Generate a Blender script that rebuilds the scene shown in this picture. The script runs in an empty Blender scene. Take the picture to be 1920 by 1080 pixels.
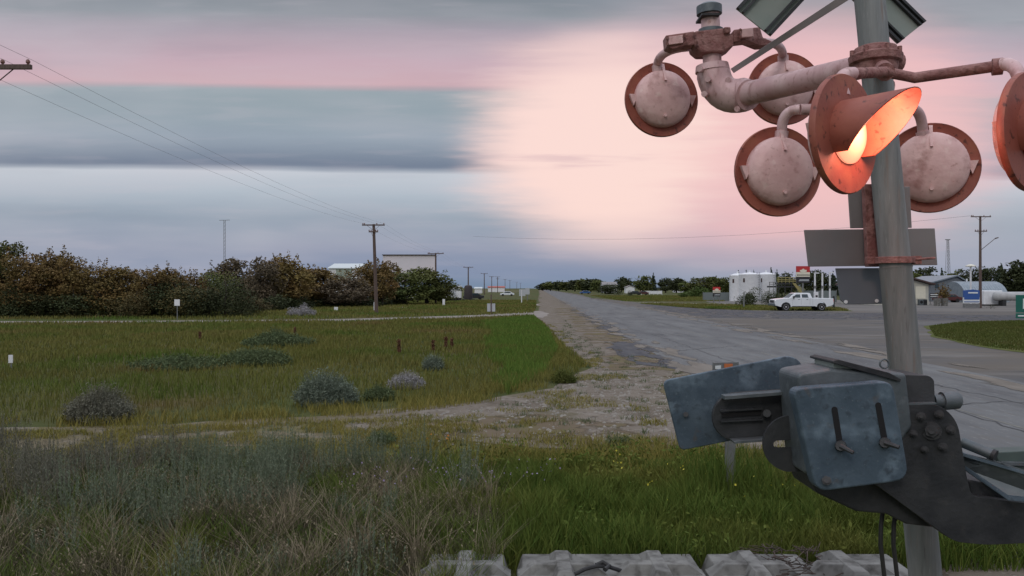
import bpy, bmesh, math, random
import numpy as np
from mathutils import Vector, Matrix, noise as mnoise
random.seed(7)
R = math.radians
sc = bpy.context.scene
C = sc.collection

# ------------------------------------------------------------------ camera
H = 2.5            # eye height (seen from a train), metres
F = 1507.0         # focal length in pixels of the 1920 wide picture
cam_d = bpy.data.cameras.new("camera"); cam = bpy.data.objects.new("camera", cam_d); C.objects.link(cam)
cam_d.sensor_width = 36.0; cam_d.lens = 36.0 * F / 1920.0
cam_d.clip_start = 0.05; cam_d.clip_end = 9000
cam.location = (0, 0, H); cam.rotation_euler = (R(90), 0, 0)
sc.camera = cam

# ------------------------------------------------------------------ exposure
sc.view_settings.view_transform = 'Standard'
sc.view_settings.look = 'None'
sc.view_settings.exposure = -0.25
sc.view_settings.gamma = 1.0

# ------------------------------------------------------------------ world: dusk sky with long cloud banks
SUN_EL, SUN_AZ = R(32), R(200)
world = bpy.data.worlds.new("World"); sc.world = world; world.use_nodes = True
nt = world.node_tree; N = nt.nodes; L = nt.links; N.clear()
def wn(t, **k):
    n = N.new(t)
    for a, b in k.items(): setattr(n, a, b)
    return n
def wmath(op, a, b=None, c=None, clamp=False):
    n = wn('ShaderNodeMath', operation=op); n.use_clamp = clamp
    for i, v in enumerate((a, b, c)):
        if v is None: continue
        if isinstance(v, (int, float)): n.inputs[i].default_value = v
        else: L.new(v, n.inputs[i])
    return n.outputs[0]
def wmix(f, a, b):
    n = wn('ShaderNodeMix', data_type='RGBA')
    for s, v in ((n.inputs[0], f), (n.inputs[6], a), (n.inputs[7], b)):
        if isinstance(v, (int, float)): s.default_value = v
        elif isinstance(v, tuple): s.default_value = v + (1,) if len(v) == 3 else v
        else: L.new(v, s)
    return n.outputs[2]
def smooth(v, a, b, lo=0.0, hi=1.0):
    n = wn('ShaderNodeMapRange', interpolation_type='SMOOTHERSTEP')
    L.new(v, n.inputs[0]); n.inputs[1].default_value = a; n.inputs[2].default_value = b
    n.inputs[3].default_value = lo; n.inputs[4].default_value = hi
    return n.outputs[0]
def lin(r, g, b):
    f = lambda c: ((c/255+0.055)/1.055)**2.4 if c > 10 else c/255/12.92
    return (f(r), f(g), f(b))
SK = 1.19                                      # undoes the exposure so that the tones below read as listed
def sk(r, g, b): return tuple(c*SK for c in lin(r, g, b))
sky = wn('ShaderNodeTexSky', sky_type='NISHITA'); sky.sun_disc = False
sky.sun_elevation = SUN_EL; sky.sun_rotation = SUN_AZ; sky.air_density = 1.5; sky.dust_density = 3.0
tc = wn('ShaderNodeTexCoord'); sep = wn('ShaderNodeSeparateXYZ'); L.new(tc.outputs['Generated'], sep.inputs[0])
dx, dy, dz = sep.outputs
ay = wmath('MAXIMUM', wmath('ABSOLUTE', dy), 0.12)
u = wmath('DIVIDE', dx, ay); v = wmath('DIVIDE', dz, ay)         # the cloud deck's banks run parallel to the tracks
comb = wn('ShaderNodeCombineXYZ'); L.new(u, comb.inputs[0]); L.new(v, comb.inputs[1])
def wnoise(sx, sy, det=4, off=0.0):
    m = wn('ShaderNodeMapping'); L.new(comb.outputs[0], m.inputs[0])
    m.inputs['Scale'].default_value = (sx, sy, 1); m.inputs['Location'].default_value = (off, off*.7, off*.3)
    n = wn('ShaderNodeTexNoise'); L.new(m.outputs[0], n.inputs['Vector'])
    n.inputs['Scale'].default_value = 1.0; n.inputs['Detail'].default_value = det
    return n.outputs[0]
n1 = wnoise(1.6, 14, 3); n2 = wnoise(5, 70, 5, 3.1); n3 = wnoise(2.2, 6, 4, 8.3); n4 = wnoise(9, 90, 7, 5.7); n5 = wnoise(3.5, 26, 6, 2.2)
vw = wmath('ADD', v, wmath('MULTIPLY', u, 0.012))
vw = wmath('ADD', vw, wmath('MULTIPLY', wmath('SUBTRACT', n1, 0.5), 0.010))
vw = wmath('ADD', vw, wmath('MULTIPLY', wmath('SUBTRACT', n2, 0.5), 0.006))
ramp = wn('ShaderNodeValToRGB'); L.new(wmath('DIVIDE', vw, 0.5), ramp.inputs[0])
stops = [(0.000, (126,146,172)), (0.018, (138,152,180)), (0.045, (148,158,182)), (0.085, (156,169,186)), (0.115, (184,195,208)), (0.141, (206,211,221)),
         (0.144, (170,178,192)), (0.149, (118,130,152)), (0.185, (158,170,184)), (0.215, (154,168,178)), (0.243, (160,172,180)), (0.2465, (188,172,180)),
         (0.251, (216,180,188)), (0.280, (208,178,190)), (0.318, (178,166,178)), (0.340, (146,152,160)), (0.372, (130,138,146)), (0.480, (190,194,206))]
els = ramp.color_ramp.elements
els[0].position = stops[0][0]/0.5; els[0].color = sk(*stops[0][1])+(1,)
els[1].position = stops[-1][0]/0.5; els[1].color = sk(*stops[-1][1])+(1,)
for p, c in stops[1:-1]:
    e = els.new(p/0.5); e.color = sk(*c)+(1,)
base = ramp.outputs[0]
base = wmix(smooth(n5, 0.42, 0.70, 0.0, 0.14), base, sk(214,204,214))        # wispy lighter veils
base = wmix(smooth(n5, 0.52, 0.30, 0.0, 0.10), base, sk(112,124,146))        # and darker shreds
base = wmix(smooth(n4, 0.50, 0.72, 0.0, 0.08), base, sk(220,206,214))
# large faint light and dark patches in the deck
base = wmix(smooth(n3, 0.40, 0.72, 0.0, 0.30), base, sk(206,206,214))
# made-up rose cloud bank behind the signal, standing in for window glare
def ell(cx, cy, rx, ry):
    uu = wmath('ADD', u, wmath('ADD', wmath('MULTIPLY', wmath('SUBTRACT', n3, 0.5), 0.17), wmath('MULTIPLY', wmath('SUBTRACT', n4, 0.5), 0.09))); vv_ = wmath('ADD', v, wmath('MULTIPLY', wmath('SUBTRACT', n1, 0.5), 0.10))
    a = wmath('DIVIDE', wmath('SUBTRACT', uu, cx), rx); b = wmath('DIVIDE', wmath('SUBTRACT', vv_, cy), ry)
    return wmath('SQRT', wmath('ADD', wmath('MULTIPLY', a, a), wmath('MULTIPLY', b, b)))
fwd = smooth(dy, 0.0, 0.2)
g1 = smooth(ell(0.32, 0.19, 0.44, 0.215), 1.0, 0.25)
g2 = smooth(ell(0.125, 0.18, 0.25, 0.185), 1.0, 0.32)
g3 = smooth(ell(0.42, 0.19, 0.27, 0.20), 1.0, 0.3)
base = wmix(wmath('MULTIPLY', wmath('MULTIPLY', g1, fwd), 0.90), base, sk(240,190,198))
base = wmix(wmath('MULTIPLY', wmath('MULTIPLY', g2, fwd), 1.0), base, tuple(q*1.08 for q in sk(255,222,214)))
base = wmix(wmath('MULTIPLY', wmath('MULTIPLY', g3, fwd), 0.70), base, sk(255,204,202))
streak = wmath('MULTIPLY', smooth(n2, 0.52, 0.70), wmath('MULTIPLY', smooth(ell(0.30, 0.155, 0.5, 0.05), 1.0, 0.3), 0.35))
base = wmix(streak, base, sk(196,160,178))
# the overcast is brighter overhead than near the horizon
up = smooth(dz, 0.42, 0.9, 1.0, 2.6)
mul = wn('ShaderNodeVectorMath', operation='SCALE'); L.new(base, mul.inputs[0]); L.new(up, mul.inputs['Scale'])
bg_c = wn('ShaderNodeBackground'); L.new(mul.outputs[0], bg_c.inputs[0]); bg_c.inputs[1].default_value = 1.0
bg_s = wn('ShaderNodeBackground'); L.new(sky.outputs[0], bg_s.inputs[0]); bg_s.inputs[1].default_value = 0.05
mx = wn('ShaderNodeMixShader'); mx.inputs[0].default_value = 0.88
L.new(bg_s.outputs[0], mx.inputs[1]); L.new(bg_c.outputs[0], mx.inputs[2])
wo = wn('ShaderNodeOutputWorld'); L.new(mx.outputs[0], wo.inputs[0])

sun_d = bpy.data.lights.new("sun", 'SUN'); sun_d.energy = 0.6; sun_d.angle = R(14); sun_d.color = (1.0, 0.93, 0.86)
sun = bpy.data.objects.new("sun", sun_d); C.objects.link(sun)
sdir = Vector((math.sin(SUN_AZ)*math.cos(SUN_EL), math.cos(SUN_AZ)*math.cos(SUN_EL), math.sin(SUN_EL)))
sun.rotation_euler = sdir.to_track_quat('Z', 'Y').to_euler()

# ------------------------------------------------------------------ materials
MATS = {}
def mat(name, col, col2=None, scale=3.0, rough=0.7, metal=0.0, stretch=None, bump=0.0, detail=5, tint=None, obj_rand=0.0,
        ramp_pos=(0.35, 0.65), emit=0.0, spec=0.5, extra=None, coat=0.0, ragged=None):
    """A principled material: col / col2 mixed by noise in object space; extra = (colour, scale, lo, hi, amount) a third wear colour."""
    if name in MATS: return MATS[name]
    m = bpy.data.materials.new(name); m.use_nodes = True; t = m.node_tree; n = t.nodes; l = t.links
    b = n['Principled BSDF']; b.inputs['Roughness'].default_value = rough; b.inputs['Metallic'].default_value = metal
    b.inputs['Specular IOR Level'].default_value = spec
    if coat: b.inputs['Coat Weight'].default_value = coat
    tcn = n.new('ShaderNodeTexCoord'); mp = n.new('ShaderNodeMapping'); l.new(tcn.outputs['Object'], mp.inputs[0])
    if stretch: mp.inputs['Scale'].default_value = stretch[:3]
    if stretch and len(stretch) > 3: mp.inputs['Rotation'].default_value = (0, 0, stretch[3])
    out = None
    def mixn(f, a, c):
        k = n.new('ShaderNodeMix'); k.data_type = 'RGBA'
        for s, vv in ((k.inputs[0], f), (k.inputs[6], a), (k.inputs[7], c)):
            if isinstance(vv, (int, float)): s.default_value = vv
            elif isinstance(vv, tuple): s.default_value = vv+(1,)
            else: l.new(vv, s)
        return k.outputs[2]
    def mr(vv, a, c, lo=0, hi=1):
        k = n.new('ShaderNodeMapRange'); l.new(vv, k.inputs[0]); k.inputs[1].default_value = a; k.inputs[2].default_value = c
        k.inputs[3].default_value = lo; k.inputs[4].default_value = hi; return k.outputs[0]
    def nz(s, d):
        k = n.new('ShaderNodeTexNoise'); l.new(mp.outputs[0], k.inputs['Vector']); k.inputs['Scale'].default_value = s
        k.inputs['Detail'].default_value = d; return k.outputs[0]
    out = col
    if col2 is not None:
        f = nz(scale, detail); out = mixn(mr(f, *ramp_pos), col, col2)
    if tint is not None:
        a = n.new('ShaderNodeAttribute'); a.attribute_name = 'tint'
        out = mixn(a.outputs['Fac'], out, tint)
    for ex in (extra if isinstance(extra, list) else [extra] if extra else []):
        f = nz(ex[1], 6); out = mixn(mr(f, ex[2], ex[3], 0, ex[4]), out, ex[0])
    if obj_rand:
        oi = n.new('ShaderNodeObjectInfo'); hs = n.new('ShaderNodeHueSaturation')
        l.new(mr(oi.outputs['Random'], 0, 1, 1-obj_rand, 1+obj_rand), hs.inputs['Value'])
        l.new(mr(oi.outputs['Random'], 0, 1, 0.5-obj_rand*0.05, 0.5+obj_rand*0.04), hs.inputs['Hue'])
        if isinstance(out, tuple): hs.inputs['Color'].default_value = out+(1,)
        else: l.new(out, hs.inputs['Color'])
        out = hs.outputs[0]
    if isinstance(out, tuple): b.inputs['Base Color'].default_value = out+(1,)
    else: l.new(out, b.inputs['Base Color'])
    if bump:
        bp = n.new('ShaderNodeBump'); bp.inputs['Strength'].default_value = bump; bp.inputs['Distance'].default_value = 0.02
        l.new(nz(scale*4, 6), bp.inputs['Height']); l.new(bp.outputs[0], b.inputs['Normal'])
    if ragged:                                   # broken-up edge: thin places where the layer below shows
        l.new(mr(nz(ragged[0], 8), ragged[1], ragged[1]+.05), b.inputs['Alpha'])
    if emit:
        b.inputs['Emission Color'].default_value = col+(1,); b.inputs['Emission Strength'].default_value = emit
    MATS[name] = m
    return m

M_galv = mat('galvanised_steel', (.15,.17,.18), (.10,.12,.13), 6, .55, .55, bump=.15, extra=((.24,.27,.29), 16, .55, .75, .5))
M_mast = mat('mast_paint', (.25,.26,.255), (.18,.195,.19), 3, .6, .2, stretch=(8,8,.6), bump=.15, extra=[((.22,.15,.11), 5, .58, .76, .6), ((.09,.085,.08), 9, .62, .74, .6), ((.34,.35,.34), 14, .60, .72, .5)])
M_blue = mat('blue_grey_zinc', (.050,.078,.105), (.085,.122,.155), 5, .6, .25, bump=.2, extra=[((.16,.22,.27), 7, .54, .68, .7), ((.035,.05,.065), 20, .58, .70, .7), ((.20,.25,.28), 60, .64, .70, .3), ((.10,.075,.055), 11, .64, .74, .5)])
M_dark = mat('dark_cast_iron', (.022,.024,.027), (.040,.042,.044), 8, .6, .3, bump=.2, extra=((.075,.07,.065), 13, .6, .8, .5))
M_plate = mat('dull_steel_plate', (.06,.063,.067), (.04,.043,.046), 7, .55, .4, bump=.15, extra=((.10,.09,.085), 18, .6, .8, .4))
M_black = mat('black_rubber', (.012,.012,.013), (.03,.03,.03), 10, .6)
M_slot = mat('slot_dark', (.008,.008,.009), rough=.9)
M_disc = mat('signal_disc_glow_tint', (.25,.065,.045), (.34,.10,.065), 5, .55, 0.0, bump=.1, extra=[((.36,.13,.07), 7, .52, .7, .6), ((.06,.018,.014), 26, .6, .7, .8)])  # discs and hoods are black; the glow's red is put into this colour
M_house = mat('signal_aluminium_glow_tint', (.74,.50,.47), (.62,.38,.36), 6, .55, .1, bump=.2, extra=[((.30,.13,.11), 9, .56, .74, .7), ((.34,.17,.14), 30, .60, .72, .55), ((.85,.66,.60), 15, .58, .7, .5)])  # grey aluminium with the pink glow mixed into its colour; rust blotches on top
M_pipe_glow_tint = mat('weathered_pipe_glow_tint', (.66,.47,.46), (.54,.34,.34), 5, .55, .15, stretch=(1.6,1.6,.7), bump=.2, extra=[((.27,.12,.10), 8, .54, .72, .75), ((.30,.15,.12), 26, .60, .72, .55)])  # pink of the glow put into the pipe colour, under rust patches
M_casting = mat('rusty_casting', (.24,.10,.09), (.34,.18,.16), 14, .75, .1, bump=.5, extra=((.12,.045,.035), 24, .52, .68, .8))
M_board = mat('board_back', (.25,.30,.27), (.31,.34,.31), 4, .6, .15, bump=.05)
M_signback = mat('aluminium_sign_back', (.26,.245,.235), (.21,.195,.19), 2.2, .5, .35, extra=((.28,.17,.15), 3, .5, .8, .5))
M_lens_glow = mat('red_lens_added_glow', (1.0,.33,.20), emit=1.25, rough=.3)  # emission added to one lens, standing for the glare over the heads
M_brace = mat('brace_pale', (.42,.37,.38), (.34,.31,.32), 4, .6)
M_lens_off = mat('red_lens', (.30,.012,.01), (.22,.01,.01), 20, .2, coat=.5)
M_conc = mat('old_concrete', (.21,.21,.195), (.135,.135,.125), 5, .9, bump=.4, extra=((.045,.042,.036), 9, .48, .7, .85))
M_white = mat('white_paint', (.74,.76,.78), (.66,.68,.70), 2, .45, extra=((.45,.44,.40), 6, .62, .8, .35))
M_carwhite = mat('white_car_paint', (.72,.76,.80), (.68,.72,.76), 1, .3, coat=.6)
M_glass = mat('dark_glass', (.03,.05,.06), rough=.08, spec=.8)
M_tyre = mat('tyre_rubber', (.015,.015,.016), rough=.85)
M_rim = mat('alloy_rim', (.55,.56,.58), rough=.3, metal=.6)
M_wood = mat('pole_wood', (.13,.09,.075), (.085,.06,.05), 6, .9, stretch=(6,6,.5), bump=.3)
M_wire = mat('wire_dark', (.16,.16,.17), rough=.6)
M_insul = mat('insulator_glass', (.16,.06,.04), rough=.3)
M_bark = mat('bark', (.07,.055,.045), (.04,.032,.028), 8, .95, bump=.3)
M_red = mat('sign_red', (.50,.03,.03), (.44,.03,.03), 3, .5)
M_cream = mat('sign_cream', (.74,.71,.58), (.68,.66,.54), 3, .5)
M_signblack = mat('sign_black', (.02,.02,.025), rough=.5)
M_signgrey = mat('sign_letter_grey', (.33,.36,.38), rough=.6)
M_yellow = mat('yellow_steel', (.34,.29,.10), (.25,.22,.09), 4, .6)
M_green = mat('sign_green', (.010,.13,.095), (.012,.11,.08), 3, .4)
M_signwhite = mat('sign_white', (.70,.74,.74), rough=.5)
M_blues = mat('sign_blue', (.03,.09,.30), rough=.5)
M_concpost = mat('steel_post', (.22,.23,.23), (.16,.165,.165), 6, .6, .4)
M_roofbrown = mat('brown_roof', (.075,.042,.038), (.055,.035,.032), 5, .8)
M_siding = mat('cream_siding', (.50,.50,.43), (.44,.44,.39), 3, .7)
M_greyside = mat('grey_siding', (.16,.18,.20), (.13,.15,.17), 3, .7)
M_tin = mat('corrugated_tin', (.26,.30,.33), (.20,.24,.27), 2, .45, .5)
M_orange = mat('orange_panel', (.55,.16,.05), rough=.6)

# ------------------------------------------------------------------ mesh helpers
class MB:
    def __init__(s, M=None): s.v = []; s.f = []; s.M = M
    def add(s, vs, fs):
        o = len(s.v)
        for p in vs:
            p = Vector(p)
            s.v.append(s.M @ p if s.M is not None else p)
        s.f += [tuple(i+o for i in f) for f in fs]
        return s
    def box(s, c, d, rot=None):
        x, y, z = d[0]/2, d[1]/2, d[2]/2
        vs = [Vector((i*x, j*y, k*z)) for k in (-1,1) for j in (-1,1) for i in (-1,1)]
        if rot is not None: vs = [rot @ q for q in vs]
        return s.add([Vector(c)+q for q in vs], [(0,2,3,1),(4,5,7,6),(0,1,5,4),(2,6,7,3),(0,4,6,2),(1,3,7,5)])
    def tube(s, pts, r, n=12, cap=True):
        pts = [Vector(p) for p in pts]; m = len(pts)
        rs = r if isinstance(r, (list, tuple)) else [r]*m
        vs = []; prev = None
        for i, p in enumerate(pts):
            d = (pts[min(i+1, m-1)] - pts[max(i-1, 0)]).normalized()
            if prev is None:
                a = d.orthogonal().normalized()
            else:
                a = (prev - d*prev.dot(d))
                a = a.normalized() if a.length > 1e-6 else d.orthogonal().normalized()
            prev = a; b = d.cross(a)
            for k in range(n):
                t = 2*math.pi*k/n; vs.append(p + (a*math.cos(t)+b*math.sin(t))*rs[i])
        fs = [(i*n+k, i*n+(k+1) % n, (i+1)*n+(k+1) % n, (i+1)*n+k) for i in range(m-1) for k in range(n)]
        if cap: fs += [tuple(range(n))[::-1], tuple(range((m-1)*n, m*n))]
        return s.add(vs, fs)
    def lathe(s, prof, n=32, axis='Z', o=(0,0,0)):
        """prof: (radius, height) pairs"""
        vs = []
        for r, h in prof:
            for k in range(n):
                t = 2*math.pi*k/n; a, b = r*math.cos(t), r*math.sin(t)
                q = (a, b, h) if axis == 'Z' else (a, h, b) if axis == 'Y' else (h, a, b)
                vs.append(Vector(o)+Vector(q))
        m = len(prof)
        fs = [(i*n+k, i*n+(k+1) % n, (i+1)*n+(k+1) % n, (i+1)*n+k) for i in range(m-1) for k in range(n)]
        fs += [tuple(range(n))[::-1], tuple(range((m-1)*n, m*n))]
        return s.add(vs, fs)
    def prism(s, poly, ext):
        """poly: list of 3D points; ext: extrusion vector"""
        n = len(poly); e = Vector(ext)
        vs = [Vector(p) for p in poly] + [Vector(p)+e for p in poly]
        return s.add(vs, [tuple(range(n)), tuple(range(n, 2*n))[::-1]] + [(i, i+n, (i+1) % n + n, (i+1) % n) for i in range(n)])
    def build(s, name, m, parent=None, org=(0,0,0), smooth=False, bevel=0.0, seg=2, tri=False):
        o_ = Vector(org)
        me = bpy.data.meshes.new(name); me.from_pydata([tuple(q-o_) for q in s.v], [], s.f); me.update()
        bm = bmesh.new(); bm.from_mesh(me)
        bmesh.ops.recalc_face_normals(bm, faces=bm.faces)
        bm.to_mesh(me); bm.free()
        me.materials.append(m)
        if smooth:
            me.shade_smooth()
        ob = bpy.data.objects.new(name, me); C.objects.link(ob)
        if parent is not None: ob.parent = parent
        else: ob.location = o_
        if bevel:
            b = ob.modifiers.new('bevel', 'BEVEL'); b.width = bevel; b.segments = seg; b.limit_method = 'ANGLE'; b.angle_limit = R(40)
        if smooth:
            try:
                me.set_sharp_from_angle(angle=R(40))
            except Exception: pass
        return ob

def build_each(b, name, m, parent=None, **k):
    """one object per connected piece"""
    par = list(range(len(b.v)))
    def fd(i):
        while par[i] != i: par[i] = par[par[i]]; i = par[i]
        return i
    for f in b.f:
        for i in f[1:]: par[fd(i)] = fd(f[0])
    groups = {}
    for f in b.f: groups.setdefault(fd(f[0]), []).append(f)
    for fs in groups.values():
        q = MB(); ids = sorted({i for f in fs for i in f}); mp_ = {j: n for n, j in enumerate(ids)}
        q.v = [b.v[j] for j in ids]; q.f = [tuple(mp_[i] for i in f) for f in fs]
        q.build(name, m, parent, **k)
def tag(o, label=None, cat=None, group=None, kind=None):
    if label: o['label'] = label
    if cat: o['category'] = cat
    if group: o['group'] = group
    if kind: o['kind'] = kind
    return o
def thing(name, label, cat, loc=(0,0,0), rz=0, group=None):
    o = bpy.data.objects.new(name, None); C.objects.link(o); o.location = loc; o.rotation_euler = (0,0,rz)
    return tag(o, label, cat, group)
def P(px, py, Y): return Vector(((px-960)/F*Y, Y, H+(540-py)/F*Y))
def gY(py): return H*F/(py-540.0)
def G(px, py, z=0.0):
    Y = gY(py); return Vector(((px-960)/F*Y, Y, z))
def X(px, Y): return (px-960)/F*Y
def dup(root, loc, rz=0, scale=None, label=None, group=None):
    r = root.copy(); C.objects.link(r); r.location = loc; r.rotation_euler = (0,0,rz)
    if scale is not None: r.scale = scale
    if label: r['label'] = label
    if group: r['group'] = group
    for ch in list(root.children):
        c = ch.copy(); C.objects.link(c); c.parent = r
        for g in list(ch.children):
            d = g.copy(); C.objects.link(d); d.parent = c
    return r

# ------------------------------------------------------------------ fast leaf / blade meshes
def raw_mesh(name, verts, quads, tint=None, material=None, smooth=False):
    me = bpy.data.meshes.new(name)
    nv, nf = len(verts), len(quads); k = quads.shape[1]
    me.vertices.add(nv); me.vertices.foreach_set('co', np.asarray(verts, np.float32).ravel())
    me.loops.add(nf*k); me.loops.foreach_set('vertex_index', np.asarray(quads, np.int32).ravel())
    me.polygons.add(nf); me.polygons.foreach_set('loop_start', np.arange(0, nf*k, k, dtype=np.int32))
    me.polygons.foreach_set('loop_total', np.full(nf, k, np.int32))
    me.update(calc_edges=True); me.validate()
    if tint is not None:
        a = me.attributes.new('tint', 'FLOAT', 'POINT'); a.data.foreach_set('value', np.asarray(tint, np.float32))
    if material: me.materials.append(material)
    return me
rng = np.random.default_rng(11)
def blades(pos, h, w, lean=0.35, tint=None, cup=0.0):
    """pos (n,3), heights, widths: bent tapering blades of two quads each"""
    n = len(pos); a = rng.uniform(0, 2*np.pi, n); b = rng.uniform(0, 2*np.pi, n)
    side = np.stack([np.cos(a), np.sin(a), np.zeros(n)], 1)*(w[:, None]/2)
    ld = np.stack([np.cos(b), np.sin(b), np.zeros(n)], 1)*(rng.uniform(0.1, 1, n)*lean*h)[:, None]
    up = np.zeros((n, 3)); up[:, 2] = h
    p0 = pos; p1 = pos+up*.5+ld*.25; p2 = pos+up*np.sqrt(np.clip(1-(lean*.4)**2, .2, 1))+ld
    V = np.stack([p0-side, p0+side, p1-side*.8, p1+side*.8, p2-side*.15, p2+side*.15], 1).reshape(-1, 3)
    i = np.arange(n)*6
    Q = np.concatenate([np.stack([i, i+1, i+3, i+2], 1), np.stack([i+2, i+3, i+5, i+4], 1)])
    t = rng.uniform(0, 1, n) if tint is None else tint
    return V, Q, np.repeat(t, 6)
def leaves(pts, size, tint=None, elong=1.6, upb=0.0):
    n = len(pts)
    a = rng.normal(size=(n, 3)); a[:, 2] += upb; a /= np.linalg.norm(a, axis=1)[:, None]
    b = rng.normal(size=(n, 3)); b -= a*(a*b).sum(1)[:, None]; b /= np.linalg.norm(b, axis=1)[:, None]
    s = (size*rng.uniform(.6, 1.4, n))[:, None]
    V = np.stack([pts-a*s*elong/2, pts+b*s/2, pts+a*s*elong/2, pts-b*s/2], 1).reshape(-1, 3)
    Q = np.arange(n*4).reshape(n, 4)
    t = rng.uniform(0, 1, n) if tint is None else tint
    return V, Q, np.repeat(t, 4)
def blob_pts(blobs, n):
    w = np.array([b[3]*b[4]*b[5] for b in blobs])**.75; w /= w.sum(); out = []; ids = []
    for k, b in enumerate(blobs):
        m = max(4, int(n*w[k])); d = rng.normal(size=(m, 3)); d /= np.linalg.norm(d, axis=1)[:, None]
        r = rng.uniform(0.25, 1.0, m)**0.55; lump = 1+0.22*np.sin(d[:, 0]*7+k)*np.sin(d[:, 2]*6+k*2)+np.abs(rng.normal(size=m))**1.5*.10
        out.append(np.array(b[:3])+d*(r*lump)[:, None]*np.array(b[3:6])); ids += [k]*m
    return np.concatenate(out), np.array(ids)
def vnoise(x, y, s, seed=0.0):
    return np.array([mnoise.noise(Vector((a*s+seed, b*s-seed, seed*.37))) for a, b in zip(x, y)])

# ------------------------------------------------------------------ the ground
def strip_sheet(name, pts, z, material, jag=0.0, step=0.6, seed=1, drop=None):
    """a flat sheet from an outline of ground points with a ragged edge; tessellated by bmesh"""
    P2 = []
    n = len(pts)
    for i in range(n):
        a, b = Vector(pts[i]), Vector(pts[(i+1) % n]); d = (b-a).length
        st = max(step, min(a.y, b.y)*0.03) if jag else d+1
        m = max(1, min(120, int(d/st)))
        nrm = Vector((-(b-a).y, (b-a).x, 0)).normalized() if d > 0 else Vector((0,0,0))
        for k in range(m):
            q = a.lerp(b, k/m)
            if jag:
                amp = jag*(1+q.y*0.02)
                q = q + nrm*amp*(mnoise.noise(Vector((q.x*.5+seed, q.y*.35, seed)))*1.5+mnoise.noise(Vector((q.x*2.1, q.y*1.7+seed, 2)))*.7)
            P2.append((q.x, q.y, z))
    bm = bmesh.new(); vs = [bm.verts.new(p) for p in P2]
    f = bm.faces.new(vs); bmesh.ops.triangulate(bm, faces=[f])
    for fc in bm.faces:
        fc.normal_update()
        if fc.normal.z < 0: fc.normal_flip()
    me = bpy.data.meshes.new(name); bm.to_mesh(me); bm.free(); me.materials.append(material)
    o = bpy.data.objects.new(name, me); C.objects.link(o); o['kind'] = 'structure'
    return o

M_ground = mat('prairie_ground', spec=.12, col=(.055,.075,.020), col2=(.085,.072,.030), scale=.12, rough=.95, bump=.4, detail=6,
               extra=[((.045,.085,.016), .05, .5, .65, .7), ((.11,.075,.038), .21, .56, .7, .7), ((.03,.04,.012), 1.7, .52, .68, .6)])
bmg = bmesh.new()
ys = [-60, -10, 0, 5, 12, 20, 32, 48, 70, 100, 150, 230, 350, 520, 800, 1300, 2200, 4500]
xs = [-4000, -1500, -600, -250, -120, -60, -30, -15, -7, 0, 7, 15, 30, 60, 120, 250, 600, 1500, 4000]
grid = [[bmg.verts.new((x, y, 0)) for x in xs] for y in ys]
for j in range(len(ys)-1):
    for i in range(len(xs)-1): bmg.faces.new((grid[j][i], grid[j][i+1], grid[j+1][i+1], grid[j+1][i]))
meg = bpy.data.meshes.new('ground'); bmg.to_mesh(meg); bmg.free(); meg.materials.append(M_ground)
og = bpy.data.objects.new('ground', meg); C.objects.link(og); og['kind'] = 'structure'

# road frame: lateral offset + distance along the road (vanishes at px 1010)
def RD(lat, Y, z=0.0): return Vector((lat+0.0332*Y, Y, z))
M_road = mat('worn_asphalt', spec=.12, col=(.150,.155,.155), col2=(.112,.115,.118), scale=.45, rough=.88, stretch=(1.6,.28,1,-.033), bump=.3, detail=9,
             extra=[((.085,.085,.088), .9, .54, .68, .5), ((.195,.20,.195), .7, .53, .75, .55), ((.075,.075,.08), .26, .60, .70, .5), ((.13,.125,.115), 3.5, .52, .66, .5), ((.27,.27,.26), 11, .60, .68, .4)])
M_apron = mat('dusty_apron', spec=.12, col=(.125,.112,.095), col2=(.10,.10,.10), scale=.16, rough=.9, stretch=(.5,1.6,1), bump=.2, detail=7,
              extra=[((.17,.165,.155), .3, .54, .68, .7), ((.065,.066,.07), .45, .58, .68, .6)])
M_gravel = mat('gravel_shoulder', spec=.12, col=(.180,.155,.125), col2=(.125,.105,.082), scale=.9, rough=.95, bump=.6, detail=8,
               extra=[((.25,.23,.20), 2.6, .55, .7, .7), ((.07,.058,.045), 5.5, .55, .66, .75), ((.10,.09,.045), .5, .54, .66, .6), ((.29,.27,.24), 24, .62, .68, .6)])
M_lane = mat('pale_gravel_lane', spec=.12, col=(.27,.245,.22), col2=(.21,.19,.17), scale=.4, rough=.95, bump=.3)
M_dirt = mat('weedy_dirt', spec=.12, col=(.15,.125,.080), col2=(.11,.095,.055), scale=1.1, rough=.95, bump=.5, extra=[((.22,.195,.16), 2.2, .50, .64, .8), ((.12,.11,.035), .8, .5, .62, .6), ((.07,.055,.04), 7, .55, .68, .7)])
M_patch = mat('dark_tar_patch', spec=.12, ragged=(.55, .43), stretch=(1.6,.55,1), col=(.058,.060,.068), col2=(.085,.088,.094), scale=1.6, rough=.8, bump=.2, extra=((.12,.115,.105), 3, .55, .7, .7))
M_dust = mat('gravel_dust', spec=.12, col=(.20,.18,.155), col2=(.15,.135,.115), scale=1.2, rough=.95, ragged=(.5, .50), stretch=(1.8,.45,1))
M_wdirt = mat('brown_dirt', spec=.12, col=(.145,.115,.080), col2=(.115,.090,.055), scale=1.0, rough=.95, bump=.5, ragged=(.45, .47), stretch=(1.0,1.0,1), extra=((.12,.115,.04), 1.2, .5, .66, .7))
M_lot = mat('station_lot', spec=.12, col=(.17,.16,.145), col2=(.13,.125,.12), scale=.12, rough=.9, detail=6)

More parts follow.
